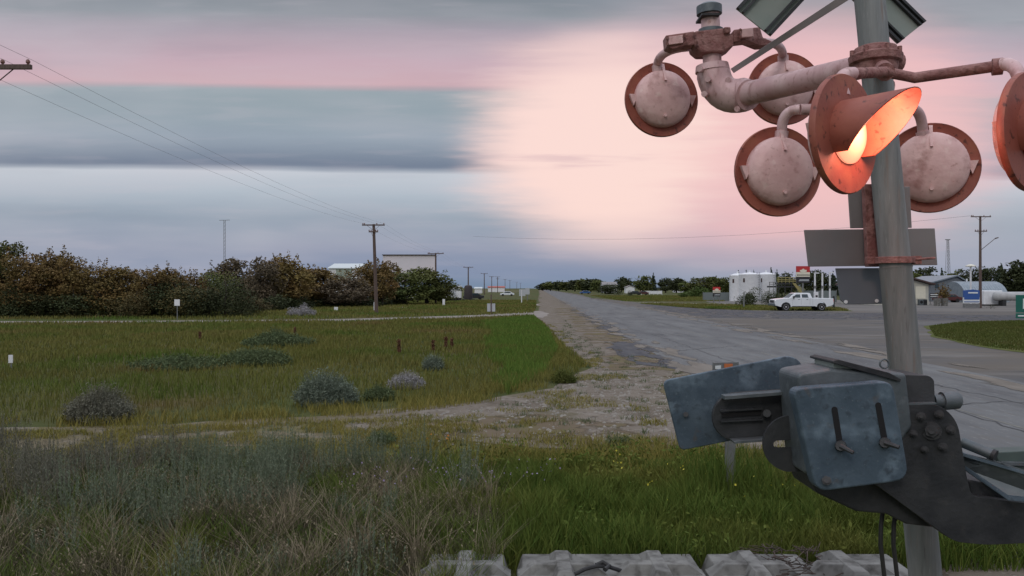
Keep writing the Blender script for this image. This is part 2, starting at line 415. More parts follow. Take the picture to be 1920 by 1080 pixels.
strip_sheet('gravel_shoulder', [RD(.4,900), RD(4.9,900), RD(5.2,60), RD(5.4,24), RD(5.6,12), RD(5.8,3), (2.2,3,0), (1.6,8.0,0), G(1500,850), G(1380,842), G(1180,846), G(980,838),
    G(860,822), G(700,812), G(640,792), G(760,768), G(900,752), G(1030,728), G(1108,690), G(1060,655), G(1030,615), G(1008,594), RD(.1,120)], .008, M_gravel, .12, seed=3)
strip_sheet('weedy_track', [G(1000,845), G(860,826), G(700,830), G(420,836), G(0,850), G(-500,860), G(-500,800), G(0,802), G(330,796), G(640,776), G(900,752), G(800,790)], .004, M_dirt, .12, seed=5)
strip_sheet('side_apron', [RD(12.4,6), RD(12.4,1500), RD(13.0,1500), RD(15.5,300), G(1110,559), G(1210,568), G(1300,575.5), G(1450,582), G(1570,584), (90,86,0), (140,84,0), (140,2,0), RD(12.4,2)], .008, M_apron, .10, seed=8)
strip_sheet('road', [RD(4.4,-20), RD(12.8,-20), RD(12.8,60), RD(12.8,1500), RD(4.4,1500), RD(4.4,60)], .014, M_road)
strip_sheet('gravel_dust', [RD(3.9,8), RD(5.6,8), RD(5.3,40), RD(5.1,160), RD(4.1,160), RD(3.9,40)], .024, M_dust, .25, .5, 52)
strip_sheet('gravel_dust', [RD(11.6,14), RD(13.6,14), RD(13.8,60), RD(13.4,200), RD(12.2,200)], .024, M_dust, .25, .8, 57)
strip_sheet('shoulder_dirt', [RD(2.4,100), RD(4.6,100), RD(4.7,24), RD(4.2,15), G(1290,760), G(1200,735), G(1130,690), RD(2.4,45)], .012, M_wdirt, .4, .5, 61)
strip_sheet('shoulder_dirt', [G(700,806), G(980,775), G(1240,800), G(1300,842), G(1000,842), G(700,822)], .012, M_wdirt, .2, .3, 66)
strip_sheet('asphalt_patch', [G(1128,639), G(1185,636), G(1215,650), G(1265,676), G(1300,696), G(1262,694), G(1195,684), G(1165,668)], .019, M_patch, .22, .3, 12)
strip_sheet('asphalt_edge', [G(1070,580), G(1098,588), G(1150,610), G(1185,636), G(1160,633), G(1118,610)], .019, M_patch, .25, .4, 15)
strip_sheet('dark_asphalt', [G(1195,568.5), G(1300,577), G(1450,584), G(1920,592), G(2500,594), G(2500,602), G(1920,603), G(1500,598), G(1330,596), G(1240,582)], .012, M_patch, .1, 1.5, 21)
strip_sheet('station_lot', [(X(1560,84),84,0), (X(2700,84),84,0), (X(2700,170),170,0), (X(1310,168),168,0), (X(1330,140),140,0), (X(1400,112),112,0), (X(1500,96),96,0)], .004, M_lot, .05, 2, 24)
strip_sheet('lane', [G(-700,602), G(0,602.5), G(300,601.5), G(620,599), G(880,591.5), G(1012,583), G(1030,588), G(1018,596), G(960,591.5), G(880,595.5), G(620,603), G(300,605.5), G(0,606.5), G(-700,606.5)], .010, M_lane, .05, 2.5, 31)
strip_sheet('far_lane', [G(455,577.0), G(700,576.2), G(900,573.4), G(1012,570), G(1014,572.5), G(900,575.2), G(700,578.3), G(455,579.4)], .006, M_lane, .05, 4, 33)
strip_sheet('field_lane', [G(1010,565), G(1170,566.2), G(1400,570.2), G(1400,571.6), G(1170,567.6), G(1020,566.2)], .006, M_lane, .0, 4, 36)
# tar-sealed cracks meandering over the asphalt
rr_c = random.Random(5)
def crack(lat, Y, dl, dY, n, w):
    q = MB(); pts = []
    for i in range(n+1):
        pts.append(RD(lat+dl*i/n+rr_c.uniform(-.10,.10), Y+dY*i/n+rr_c.uniform(-.12,.12)*(1+Y*.02), .020))
    for a, c_ in zip(pts[:-1], pts[1:]):
        d = (c_-a).normalized(); nn = Vector((-d.y, d.x, 0))*w*rr_c.uniform(.6,1.2); q.add([a-nn, a+nn, c_+nn, c_-nn], [(0,1,2,3)])
    o = q.build('tar_crack', M_tar); o['kind'] = 'structure'
M_tar = mat('tar_seal', spec=.12, col=(.06,.06,.064), col2=(.09,.09,.09), scale=3, rough=.85)
for Y_, d_ in ((16.2,1.5), (23,-2.5), (31,3.5), (45,-4), (66,5)): crack(4.6+rr_c.uniform(0,2), Y_, rr_c.uniform(3,6), d_, 22, .014+Y_*.0004)
for lat_, a_, b_ in ((8.4, 12, 24), (6.6, 24, 44), (10.4, 16, 27), (8.7, 48, 80)): crack(lat_, a_, rr_c.uniform(-.7,.7), b_-a_, 34, .018)
# faint worn paint on the road
mk = MB()
for a, b, lat in ((14,20,8.55),(27,31,8.55),(40,52,8.55),(70,90,8.55),(120,160,8.55)):
    q = [RD(lat,a,.018), RD(lat+.07,a,.018), RD(lat+.07,b,.018), RD(lat,b,.018)]; mk.add(q, [(0,1,2,3)])
mk.build('road_markings', mat('faded_line_paint', spec=.12, col=(.21,.205,.18), col2=(.14,.14,.13), scale=3, rough=.9))['kind'] = 'structure'
# grass island on the right, low rise left of the road far away
def mound(name, outline, hgt, material, z=0.02, jag=.1):
    o = strip_sheet(name, outline, z, material, jag, 1.0, 41); return o
M_lawn = mat('verge_grass', spec=.12, col=(.075,.095,.022), col2=(.095,.10,.030), scale=.35, rough=.95, bump=.4, extra=[((.12,.105,.04), .7, .56, .7, .6), ((.05,.075,.018), 3, .5, .65, .5)])
mound('verge', [G(1735,612), G(1800,604), G(1920,601), G(2500,601), G(2500,700), G(2100,690), G(1935,664), G(1830,650), G(1748,632)], 0, M_lawn)
mound('far_verge', [G(1190,567.5), G(1230,571), G(1261,574.8), G(1316,579), G(1400,581.8), G(1500,583), G(1600,583.5), G(1570,577), G(1400,571.9), G(1290,569.2)], 0, M_lawn, .012, .03)
M_hill = mat('far_field', spec=.12, col=(.10,.10,.045), col2=(.075,.085,.035), scale=.01, rough=.95, extra=((.13,.10,.06), .02, .5, .65, .6))
def ridge(name, x0, x1, Y0, Y1, h, seed):
    bm = bmesh.new(); nx, ny = 40, 8; g = []
    for j in range(ny+1):
        row = []
        for i in range(nx+1):
            s, t = i/nx, j/ny
            z = h*math.sin(math.pi*min(1, t*.5+0))*(1-(2*s-1)**4)*(0.8+0.35*mnoise.noise(Vector((s*5, t, seed)))) - .05
            row.append(bm.verts.new((x0+(x1-x0)*s, Y0+(Y1-Y0)*t, z)))
        g.append(row)
    for j in range(ny):
        for i in range(nx): bm.faces.new((g[j][i], g[j][i+1], g[j+1][i+1], g[j+1][i]))
    me = bpy.data.meshes.new(name); bm.to_mesh(me); bm.free(); me.materials.append(M_hill); me.shade_smooth()
    o = bpy.data.objects.new(name, me); C.objects.link(o); o['kind'] = 'structure'
ridge('hill', -900, X(1008, 520), 420, 900, 5.6, 1.3)
ridge('hill', X(1400,900), 900, 800, 1300, 9.0, 4.4)

# ------------------------------------------------------------------ signal mast with its lamps and sign backs
def arc_pts(p0, p1, p2, n=8):
    p0, p1, p2 = Vector(p0), Vector(p1), Vector(p2)
    return [(1-t)**2*p0+2*t*(1-t)*p1+t*t*p2 for t in [i/n for i in range(n+1)]]
YM = 4.9
m0 = Vector((X(1757,YM), YM, 0)); m1 = P(1590, -420, YM)
def mast_at(py, Y=YM):
    t = ((H+(540-py)/F*YM)-m0.z)/(m1.z-m0.z); return m0.lerp(m1, t)
mast = thing('signal_mast', 'tall leaning grey railway signal mast carrying six round flasher lamps, beside the road', 'signal', tuple(m0))
def mp(mb, name, m, **k): return mb.build(name, m, k.pop('parent', mast), org=m0, **k)
b = MB(); b.tube([m0, mast_at(505), mast_at(500)], [.095,.093,.098], 28); mp(b, 'lower_tube', M_mast, smooth=True)
b = MB(); b.tube([mast_at(503), mast_at(135), m1], [.090,.088,.086], 28); mp(b, 'upper_tube', M_mast, smooth=True)
b = MB()
for k in range(8):
    t = k*math.pi/4; b.tube([m0+Vector((.19*math.cos(t), .19*math.sin(t), .02)), m0+Vector((.19*math.cos(t), .19*math.sin(t), .12))], .018, 6)
b.lathe([(.24,0),(.24,.04),(.16,.05),(.12,.22),(.10,.24)], 28, o=m0); mp(b, 'base', M_galv, smooth=True)
# clamp ring at the sign plates
c = mast_at(488)
b = MB(); b.lathe([(.106,-.02),(.113,-.02),(.113,.02),(.106,.02)], 28, o=c)
b.box(c+Vector((.118,-.02,0)), (.05,.05,.05)); b.tube([c+Vector((.10,-.045,.004)), c+Vector((.22,-.05,.012))], .008, 8)
b.box(c+Vector((-.125,.05,0)), (.06,.04,.045)); mp(b, 'clamp', M_casting, bevel=.003)
# sign plates seen from behind
def plate(px, Y, t, name, m, parent, org, bev=.003, tilt=0.0):
    b = MB(); b.prism([P(x, y, Y+tilt*(x-px[0][0])/400) for x, y in px], (0, t, 0)); return b.build(name, m, parent, org=org, bevel=bev)
plate([(1508,431),(1753,428),(1758,497),(1516,500)], 5.07, .012, 'sign_plate', M_signback, mast, m0, tilt=.05)
plate([(1567,503),(1701,502),(1705,560),(1696,569),(1586,571),(1576,563)], 5.10, .012, 'sign_plate', M_greyside, mast, m0)
plate([(1590,352),(1706,350),(1710,427),(1595,428)], 5.10, .012, 'sign_plate', M_signback, mast, m0)
plate([(1621,345),(1644,345),(1650,500),(1628,500)], 5.0, .05, 'sign_strap', M_casting, mast, m0)
b = MB()
for x, y in ((1586,566),(1644,564)): b.tube([P(x,y,5.09), P(x,y,5.12)], .012, 8)
build_each(b, 'bolt', M_signwhite, mast, org=m0)
# mid casting where the cantilever pipe leaves the mast
cj = mast_at(112)
b = MB(); b.lathe([(.10,-.085),(.125,-.075),(.13,-.03),(.15,-.02),(.155,.02),(.13,.035),(.12,.07),(.095,.08)], 28, o=cj)
b.tube([cj+Vector((.0,.02,0)), P(1688,118,4.95)], [.10,.055], 14)
for k in range(7):
    t = k*2*math.pi/7+.3; q = cj+Vector((.135*math.cos(t), .135*math.sin(t), 0)); b.tube([q+Vector((0,0,.01)), q+Vector((0,0,.06))], .014, 6)
mp(b, 'clamp', M_casting, smooth=True)
# cantilever pipe, elbow, riser, cap
e0 = P(1392, 178, 5.95); er = P(1341, 176, 6.05)
b = MB(); b.tube([P(1628,122,5.0), P(1500,153,5.5), e0], [.075,.080,.088], 24); mp(b, 'arm', M_pipe_glow_tint, smooth=True)
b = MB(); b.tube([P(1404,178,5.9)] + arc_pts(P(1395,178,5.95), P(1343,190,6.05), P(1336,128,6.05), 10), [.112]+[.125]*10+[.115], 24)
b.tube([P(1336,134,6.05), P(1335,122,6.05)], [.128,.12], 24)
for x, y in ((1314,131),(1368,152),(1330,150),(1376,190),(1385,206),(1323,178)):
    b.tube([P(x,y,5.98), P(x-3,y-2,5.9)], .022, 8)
mp(b, 'elbow', M_pipe_glow_tint, smooth=True)
b = MB(); b.tube([P(1336,130,6.05), P(1331,18,6.05)], .069, 24); mp(b, 'riser', M_pipe_glow_tint, smooth=True)
b = MB(); b.tube([P(1330,27,6.05), P(1329.5,12,6.05), P(1329.3,7,6.05)], [.094,.094,.06], 24); mp(b, 'cap', M_galv, smooth=True)
b = MB(); b.prism([P(1316,24,5.95), P(1350,24,5.95), P(1350,28,5.95), P(1316,28,5.95)], (0,.2,0)); mp(b, 'cap_seal', M_black)
# flat brace
b = MB(); b.prism([P(1377,136,5.95), P(1371,128,5.95), P(1598,-22,5.0), P(1606,-10,5.0)], (0,.02,0)); mp(b, 'brace', M_brace, bevel=.002)
# junction crossarm on the riser
YJ = 5.95
b = MB(); b.prism([P(1303,58,YJ), P(1355,52,YJ), P(1368,60,YJ), P(1377,68,YJ), P(1376,86,YJ), P(1357,97,YJ), P(1315,98,YJ), P(1303,88,YJ), P(1300,70,YJ)], (0,.2,0))
mp(b, 'junction_box', M_casting, bevel=.012)
b = MB(); b.prism([P(1248,66,YJ), P(1302,58,YJ), P(1302,84,YJ), P(1282,86,YJ), P(1262,92,YJ), P(1250,88,YJ)], (0,.12,0))
b.prism([P(1376,55,YJ), P(1425,50,YJ+.1), P(1431,70,YJ+.1), P(1450,78,YJ+.1), P(1448,84,YJ+.1), P(1425,84,YJ+.1), P(1400,76,YJ), P(1376,79,YJ)], (0,.12,0))
b.prism([P(1358,50,YJ-.03), P(1370,50,YJ-.03), P(1371,60,YJ-.03), P(1358,62,YJ-.03)], (0,.2,0))
build_each(b, 'crossarm', M_casting, mast, org=m0, bevel=.008)
b = MB(); b.prism([P(1254,69,YJ-.02), P(1281,65,YJ-.02), P(1281,80,YJ-.02), P(1254,84,YJ-.02)], (0,.05,0))
b.prism([P(1391,54,YJ-.02), P(1412,52,YJ-.02), P(1413,68,YJ-.02), P(1391,70,YJ-.02)], (0,.05,0)); build_each(b, 'cover_plate', M_house, mast, org=m0, bevel=.003)
b = MB()
for x, y in ((1251,70),(1251,82),(1283,67),(1302,63),(1388,56),(1388,69),(1306,80)):
    b.tube([P(x,y,YJ-.01), P(x,y,YJ-.035)], .011, 8)
build_each(b, 'bolt', M_casting, mast, org=m0)
b = MB(); b.lathe([(.078,-.05),(.093,-.05),(.093,.05),(.078,.05)], 20, o=P(1333,68,6.05)); mp(b, 'collar', M_galv, smooth=True)

def lamp(cx, cy, Y, r, face, hang, added_glow=None, hood=True, dome=.76):
    """a round flasher: face = the way its lens looks (horizontal), hang = points of the bent pipe it hangs from"""
    c = P(cx, cy, Y); f = Vector((face[0], face[1], 0)).normalized(); zz = Vector((0,0,1)); xx = f.cross(zz).normalized()
    zz = xx.cross(f)
    M = Matrix.Translation(c) @ Matrix((xx, f, zz)).transposed().to_4x4()
    hd = MB(M); hd.lathe([(r*.985,.018),(r,.010),(r,-.010),(r*.985,-.018),(r*.95,-.012),(r*.55,-.006),(r*.55,.006),(r*.95,.010)][::1], 56, 'Y')
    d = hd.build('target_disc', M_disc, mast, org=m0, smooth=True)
    k = MB(M); k.lathe([(r*dome,-.005),(r*dome,-.035),(r*(dome-.015),-.055),(r*(dome-.06),-.078),(r*(dome-.3),-.105),(r*.1,-.118)], 40, 'Y')
    for a in (0, math.pi):                                  # hinge ears left and right
        x = math.cos(a)*r*(dome+.03); k.add([(x-.035,-.05,.03),(x+.035,-.05,.03),(x,-.05,-.06),(x-.035,-.012,.03),(x+.035,-.012,.03),(x,-.012,-.06)], [(0,1,2),(3,5,4),(0,3,4,1),(1,4,5,2),(2,5,3,0)])
    k.prism([(-.012,-.02,r*.93),(.012,-.02,r*.93),(.008,-.11,r*.42),(-.008,-.11,r*.42)], (0,-.02,0))
    k.tube([(0,-.08,-r*.5),(0,-.12,-r*.5)], .012, 8)
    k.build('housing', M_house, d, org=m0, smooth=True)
    ln = MB(M); ln.lathe([(r*.50,.012),(r*.50,.030),(r*.40,.055),(r*.2,.070),(r*.02,.075)], 36, 'Y')
    ln.build('lens', M_lens_glow if added_glow else M_lens_off, d, org=m0, smooth=True)
    if added_glow:                                                  # red point light added in the hood to imitate the pink glare
        pd = bpy.data.lights.new('added_hood_glow', 'POINT'); pd.energy = 13; pd.color = (1, .42, .30); pd.shadow_soft_size = .08
        po = bpy.data.objects.new('added_hood_glow', pd); C.objects.link(po); po.parent = d; po.location = (c+f*.20) - m0
    if hood:
        h = MB(M); n = 26; vs = []; L0 = .34
        for i in range(n+1):
            t = math.pi*(-.22+1.44*i/n); s = max(0.12, .5+.5*math.sin(t)); rr = r*.56
            for ro in (rr, rr-.006):
                for yy in (.012, .03+L0*s): vs.append((ro*math.cos(t), yy, ro*math.sin(t)))
        fs = []
        for i in range(n):
            a = i*4; q = a+4
            fs += [(a,q,q+1,a+1), (a+2,a+3,q+3,q+2), (a+1,q+1,q+3,a+3), (a,a+2,q+2,q)]
        fs += [(0,1,3,2), (n*4,n*4+2,n*4+3,n*4+1)]
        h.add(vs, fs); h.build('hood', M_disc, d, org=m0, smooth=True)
    if hang:
        b = MB(); b.tube(hang, .034, 14); b.tube([hang[-1], hang[-1]+(c-hang[-1]).normalized()*.06], .045, 14)
        b.build('hanger', M_casting if added_glow is not None and added_glow >= 0 and False else M_pipe_glow_tint, d, org=m0, smooth=True)
    return d
# face: (x, y): +y looks away from the camera
lamp(1240, 187, 6.50, .302, (-.10, 1), arc_pts(P(1290,88,6.15), P(1236,92,6.3), P(1232,122,6.47)))
lamp(1470, 167, 6.70, .302, (.10, 1), arc_pts(P(1432,80,6.15), P(1466,78,6.4), P(1468,104,6.66)))
lamp(1458, 322, 5.46, .305, (-.12, 1), arc_pts(P(1500,205,5.35), P(1465,205,5.4), P(1466,246,5.44)))
lamp(1744, 315, 5.46, .305, (.42, 1), arc_pts(P(1712,205,5.35), P(1728,208,5.4), P(1730,246,5.44)), dome=.78)
b = MB(); b.tube([P(1500,205,5.35), P(1712,205,5.35)], .036, 14); b.tube([P(1662,160,4.97), P(1655,205,5.33)], .05, 14); mp(b, 'crossarm', M_pipe_glow_tint, smooth=True)
lamp(1583, 252, 4.10, .305, (.62, -.78), arc_pts(P(1600,138,4.2), P(1575,136,4.15), P(1575,160,4.13)), added_glow=1)
lamp(1930, 248, 4.10, .305, (.55, -.83), arc_pts(P(1868,124,4.3), P(1905,110,4.2), P(1912,150,4.13)), added_glow=None)
b = MB(); b.tube([P(1600,138,4.2), P(1660,135,4.45), P(1715,146,4.5), P(1868,124,4.3)], .030, 14); b.tube([P(1660,135,4.45), P(1655,128,4.82)], .05, 12)
b.tube([P(1860,126,4.3), P(1880,124,4.28)], .045, 14); mp(b, 'crossarm', M_casting, smooth=True)
# crossbuck boards seen from behind, folded edges
def board(p_end_a, p_end_b, dirx, diry, ln, Y0, Y1):
    a0, b0 = P(*p_end_a, Y0), P(*p_end_b, Y0)
    a1 = P(p_end_a[0]+dirx*ln, p_end_a[1]+diry*ln, Y1); b1 = P(p_end_b[0]+dirx*ln, p_end_b[1]+diry*ln, Y1)
    m = MB(); m.prism([a0, b0, b1, a1], (0,.012,0)); o = m.build('crossbuck_board', M_board, mast, org=m0, bevel=.002)
    w = (b0-a0); e = MB()
    for s0, s1 in ((0,.07),(.15,.20),(.80,.85),(.93,1.0)):
        e.prism([a0+w*s0, a0+w*s1, a1+(b1-a1)*s1, a1+(b1-a1)*s0], (0,-.03,0))
    build_each(e, 'edge_rail', M_plate, o, org=m0)
board((1380,16),(1445,68), .68,-.735, 560, 5.35, 5.25)
board((1733,42),(1683,82), -.715,-.70, 470, 5.05, 5.05)

# ------------------------------------------------------------------ gate mechanism bolted to the mast
gate = thing('crossing_gate_mechanism', 'blue grey and dark cast iron crossing gate mechanism with slotted counterweight plates on the mast', 'gate mechanism', tuple(P(1720, 860, 4.4)))
og_ = Vector(gate.location)
def gp(px, Y, t, name, m, bev=.006, parent=None, seg=3, tilt=0.0):
    q = MB(); q.prism([P(x, y, Y+tilt*(x-1500)/300) for x, y in px], (0, t, 0)); return q.build(name, m, parent or gate, org=og_, bevel=bev, seg=seg, smooth=False)
def rnd(pts, rad, n=5):
    """round the corners of a pixel polygon"""
    out = []; m = len(pts)
    for i in range(m):
        p, a, c = Vector(pts[i]), Vector(pts[i-1]), Vector(pts[(i+1) % m])
        r = rad[i] if isinstance(rad, (list, tuple)) else rad
        if r <= 0: out.append(tuple(p)); continue
        s = p+(a-p).normalized()*r; e = p+(c-p).normalized()*r
        for k in range(n+1):
            t = k/n; q = (1-t)**2*s+2*t*(1-t)*p+t*t*e; out.append((q.x, q.y))
    return out
big = gp(rnd([(1243,714),(1494,664),(1512,700),(1508,800),(1276,845)], [14,26,10,8,10]), 4.62, .03, 'counterweight_plate', M_blue, .006)
b = MB(); b.tube([P(1286,777,4.63), P(1286,777,4.59)], .016, 6); b.build('bolt', M_plate, big, org=og_)
# slotted channel arm
def half_round(cx, cy, r, xr, tilt=-.07, n=14):
    pts = [(cx+r*math.cos(t), cy+r*math.sin(t)) for t in [math.pi/2+math.pi*i/n for i in range(n+1)]]
    return pts + [(xr, cy-r+(xr-cx)*tilt), (xr, cy+r+(xr-cx)*tilt)]
arm = gp(half_round(1382, 782, 46, 1510), 4.46, .03, 'channel_arm', M_plate, .004)
b = MB()
b.prism([P(1352,739,4.44), P(1510,727,4.44), P(1510,733,4.44), P(1352,746,4.44)], (0,-.08,0))
b.prism([P(1368,822,4.44), P(1510,812,4.44), P(1510,816,4.44), P(1370,827,4.44)], (0,-.08,0))
build_each(b, 'flange', M_galv, arm, org=og_, bevel=.002)
b = MB()
for y0 in (768, 788):
    b.prism([P(1350,y0,4.45), P(1428,y0-4,4.45), P(1428,y0-1,4.45), P(1350,y0+3,4.45)], (0,-.02,0))
build_each(b, 'rib', M_plate, arm, org=og_)
b = MB(); b.prism([P(1353,775,4.455), P(1426,769,4.455), P(1426,778,4.455), P(1353,783,4.455)], (0,-.006,0)); b.build('slot', M_slot, arm, org=og_)
b = MB(); b.tube([P(1438,775,4.46), P(1438,775,4.41)], .022, 8); b.build('bolt', M_plate, arm, org=og_)
# lower rounded plate with slot
def ring_plate(outer, inner, Y, t, name, m, parent=None):
    """plate with a real slot: outer and inner outlines with the same number of points"""
    n = len(outer); q = MB()
    o0 = [P(x,y,Y) for x,y in outer]; i0 = [P(x,y,Y) for x,y in inner]; e = Vector((0,t,0))
    vs = o0+i0+[p+e for p in o0]+[p+e for p in i0]; fs = []
    for i in range(n):
        j = (i+1) % n
        fs += [(i,j,n+j,n+i), (2*n+i,3*n+i,3*n+j,2*n+j), (i,2*n+i,2*n+j,j), (n+i,n+j,3*n+j,3*n+i)]
    q.add(vs, fs); return q.build(name, m, parent or gate, org=og_)
n_ = 40
def resample(pts, n):
    pts = [Vector(p) for p in pts]; m = len(pts); d = [0]
    for i in range(m): d.append(d[-1]+(pts[(i+1) % m]-pts[i]).length)
    out = []
    for k in range(n):
        s = d[-1]*k/n; i = max(j for j in range(m) if d[j] <= s+1e-9)
        t = (s-d[i])/max(1e-9, d[i+1]-d[i]); q = pts[i].lerp(pts[(i+1) % m], t); out.append((q.x, q.y))
    return out
outer = [(1484+53*math.cos(t), 832+53*math.sin(t)) for t in [math.pi*(.55+.9*i/23) for i in range(24)]]
outer = [(1560,884)] + outer + [(1560,774)]
inner = [(1455+ (0 if 1 else 0), 832)]
def stad(x0, x1, cy, r, n=10, tilt=0.0):
    a = [(x0+r*math.cos(t), cy+r*math.sin(t)) for t in [math.pi*(.5+i/n) for i in range(n+1)]]
    c = [(x1+r*math.cos(t), cy+(x1-x0)*tilt+r*math.sin(t)) for t in [math.pi*(-.5+i/n) for i in range(n+1)]]
    return a+c
def match_ring(outer, inner, n=48):
    cx = sum(p[0] for p in inner)/len(inner); cy = sum(p[1] for p in inner)/len(inner)
    def ray(poly, ang):
        d = Vector((math.cos(ang), math.sin(ang))); best = None
        for i in range(len(poly)):
            a = Vector(poly[i])-Vector((cx,cy)); c = Vector(poly[(i+1) % len(poly)])-Vector((cx,cy)); e = c-a
            den = d.x*e.y-d.y*e.x
            if abs(den) < 1e-9: continue
            t = (a.x*e.y-a.y*e.x)/den; s = (a.x*d.y-a.y*d.x)/den
            if t > 0 and -1e-6 <= s <= 1+1e-6: best = t if best is None else max(best, t)
        return (cx+d.x*best, cy+d.y*best)
    A = [2*math.pi*i/n for i in range(n)]
    return [ray(outer, a) for a in A], [ray(inner, a) for a in A]
oo, ii = match_ring(outer, stad(1457, 1515, 833, 7, tilt=-.02), 64)
ring_plate(oo, ii, 4.28, .02, 'slotted_plate', M_plate)
# the front slab with two slots
slab = gp(rnd([(1486,729),(1674,714),(1706,900),(1530,923)], [18,22,30,26]), 3.98, .085, 'front_slab', M_blue, .010, seg=3)
b = MB()
for x0, y0, x1, y1 in ((1565,768,1575,832),(1647,760,1659,826)):
    d = Vector((x1-x0, y1-y0)).normalized(); nn = Vector((-d.y, d.x))*5.5; pts = []
    for i in range(9):
        t = math.pi*i/8; q = Vector((x0,y0))+nn*math.cos(t)-d*5.5*math.sin(t); pts.append((q.x,q.y))
    for i in range(9):
        t = math.pi*i/8; q = Vector((x1,y1))-nn*math.cos(t)+d*5.5*math.sin(t); pts.append((q.x,q.y))
    b.prism([P(x,y,3.977) for x,y in pts], (0,.02,0))
build_each(b, 'slot', M_slot, slab, org=og_)
b = MB()
for x, y, x2, y2 in ((1576,836,1600,849),(1659,830,1686,839)):
    b.tube([P(x,y,3.99), P(x,y,3.945)], [.030,.024], 10); b.tube([P(x,y,3.95), P(x2,y2,3.90)], [.014,.010], 8)
b.tube([P(1550,901,3.99), P(1550,901,3.955)], .024, 6); b.tube([P(1550,901,3.96), P(1550,901,3.94)], .014, 8)
build_each(b, 'bolt', M_plate, slab, org=og_)
# housing behind the slab and its lid
gp(rnd([(1494,700),(1560,690),(1700,700),(1712,800),(1640,900),(1510,890)], [14,8,8,8,8,8]), 4.10, .30, 'housing', M_galv, .02, seg=4)
b = MB(); b.prism([P(1562,677,4.08), P(1572,674,4.08), P(1668,699,4.08), P(1690,711,4.08), P(1688,716,4.08), P(1562,681,4.08)], (0,.32,0)); lid = b.build('lid', M_dark, gate, org=og_, bevel=.003)
b = MB(); b.prism([P(1563,680,4.12), P(1688,714,4.12), P(1688,740,4.12), P(1563,705,4.12)], (0,.26,0)); b.build('lid_panel', M_board, gate, org=og_)
b = MB(); cc = P(1658,682,4.06); b.tube([cc+Vector((.022*math.cos(t), 0, .022*math.sin(t))) for t in [2*math.pi*i/20 for i in range(21)]], .005, 8, False); b.build('ring', M_galv, lid, org=og_, smooth=True)
gp(rnd([(1684,702),(1742,704),(1752,712),(1754,770),(1688,770)], [6,6,6,2,2]), 4.16, .30, 'cast_block', M_plate, .012)
b = MB(); b.tube([P(1750,752,4.2), P(1768,752,4.2)], .035, 18); b.tube([P(1766,752,4.2), P(1795,750,4.2), P(1799,750,4.2)], [.048,.046,.036], 20); b.build('conduit_hub', M_galv, gate, org=og_, smooth=True)
# hub plate with ring of bolts
hub = gp(rnd([(1688,760),(1762,756),(1796,790),(1812,890),(1822,930),(1935,945),(2010,1000),(1935,1018),(1850,1022),(1790,1016),(1745,984),(1630,900),(1690,880)], [4,26,22,10,10,10,10,10,16,16,10,10,4]), 4.12, .06, 'hub_plate', M_dark, .008)
b = MB(); b.prism([P(1690,757,4.12), P(1756,755,4.12), P(1756,758,4.12), P(1690,760,4.12)], (0,.06,0)); b.build('edge', M_galv, hub, org=og_)
for x, y, r in ((1747,808,.034),(1727,781,.017),(1761,777,.017),(1783,806,.017),(1713,813,.014),(1768,838,.017),(1734,843,.014)):
    b = MB(); b.tube([P(x,y,4.125), P(x,y,4.105)], r*1.35, 16); b.tube([P(x,y,4.11), P(x,y,4.085)], r, 6); b.tube([P(x,y,4.09), P(x,y,4.07)], r*.5, 10)
    b.build('bolt', M_dark, hub, org=og_)
gp([(1512,880),(1532,925),(1606,959),(1662,964),(1700,983),(1758,990),(1800,1000),(1800,900),(1700,860)], 4.2, .35, 'underframe', M_dark, .01)
gp(rnd([(1815,900),(1960,920),(1990,1010),(1840,1010)], 8), 4.2, .4, 'counter_box', M_dark, .01)
# parts on the road side: tube, channel of the gate arm
b = MB(); b.tube([P(1803,829,4.25), P(1862,853,4.15)], .027, 18); t_ = b.build('shaft', M_galv, gate, org=og_, smooth=True)
b = MB(); b.tube([P(1860,852,4.153), P(1867,855,4.14)], .031, 18); b.build('shaft_end', M_dark, t_, org=og_, smooth=True)
b = MB(); b.prism([P(1804,849,4.24), P(1880,868,4.1), P(1990,905,4.0), P(1990,945,4.0), P(1888,933,4.1), P(1806,879,4.24)], (0,.03,0))
ga = b.build('gate_channel', M_galv, gate, org=og_, bevel=.004)
b = MB(); b.prism([P(1804,849,4.2), P(1990,905,3.96), P(1990,910,3.96), P(1804,855,4.2)], (0,.12,0)); b.prism([P(1806,872,4.2), P(1888,928,4.06), P(1990,938,3.96), P(1990,946,3.96), P(1886,936,4.06), P(1806,880,4.2)], (0,-.02,0)); b.build('flange', M_blue, ga, org=og_)
b = MB(); b.tube([P(1812,864,4.24), P(1836,867,4.18)], .012, 8); b.build('bolt', M_galv, ga, org=og_)
gp([(1866,848),(1990,842),(1990,900),(1880,886)], 4.42, .12, 'cover_box', mat('green_grey_cover', (.07,.10,.09), (.05,.075,.07), 6, .6), .006)
gp([(1880,866),(1990,868),(1990,876),(1880,873)], 4.40, .02, 'cover_strip', M_galv, .002)
b = MB(); b.tube([P(1812,935,4.35), P(1880,938,4.3), P(1990,930,4.2)], .012, 8); b.build('rod', M_galv, gate, org=og_)
# cables below
for x0, x1 in ((1652,1664),(1676,1688)):
    base_ = Vector((X(x1,4.4)+.06, 4.5, 0.0))
    cb = MB(); cb.tube([P(x0+3,960,4.35), P(x0,985,4.33), P(x0-1,1020,4.33), P(x1-6,1080,4.36), P(x1+2,1160,4.42), base_], .0115, 10)
    o = cb.build('hanging_cable', M_black, org=base_, smooth=True)
    tag(o, 'thin black cable hanging under the gate mechanism, ' + ('the one farther from the mast' if x0 == 1652 else 'the one nearer the mast'), 'cable', 'cables under the gate mechanism')

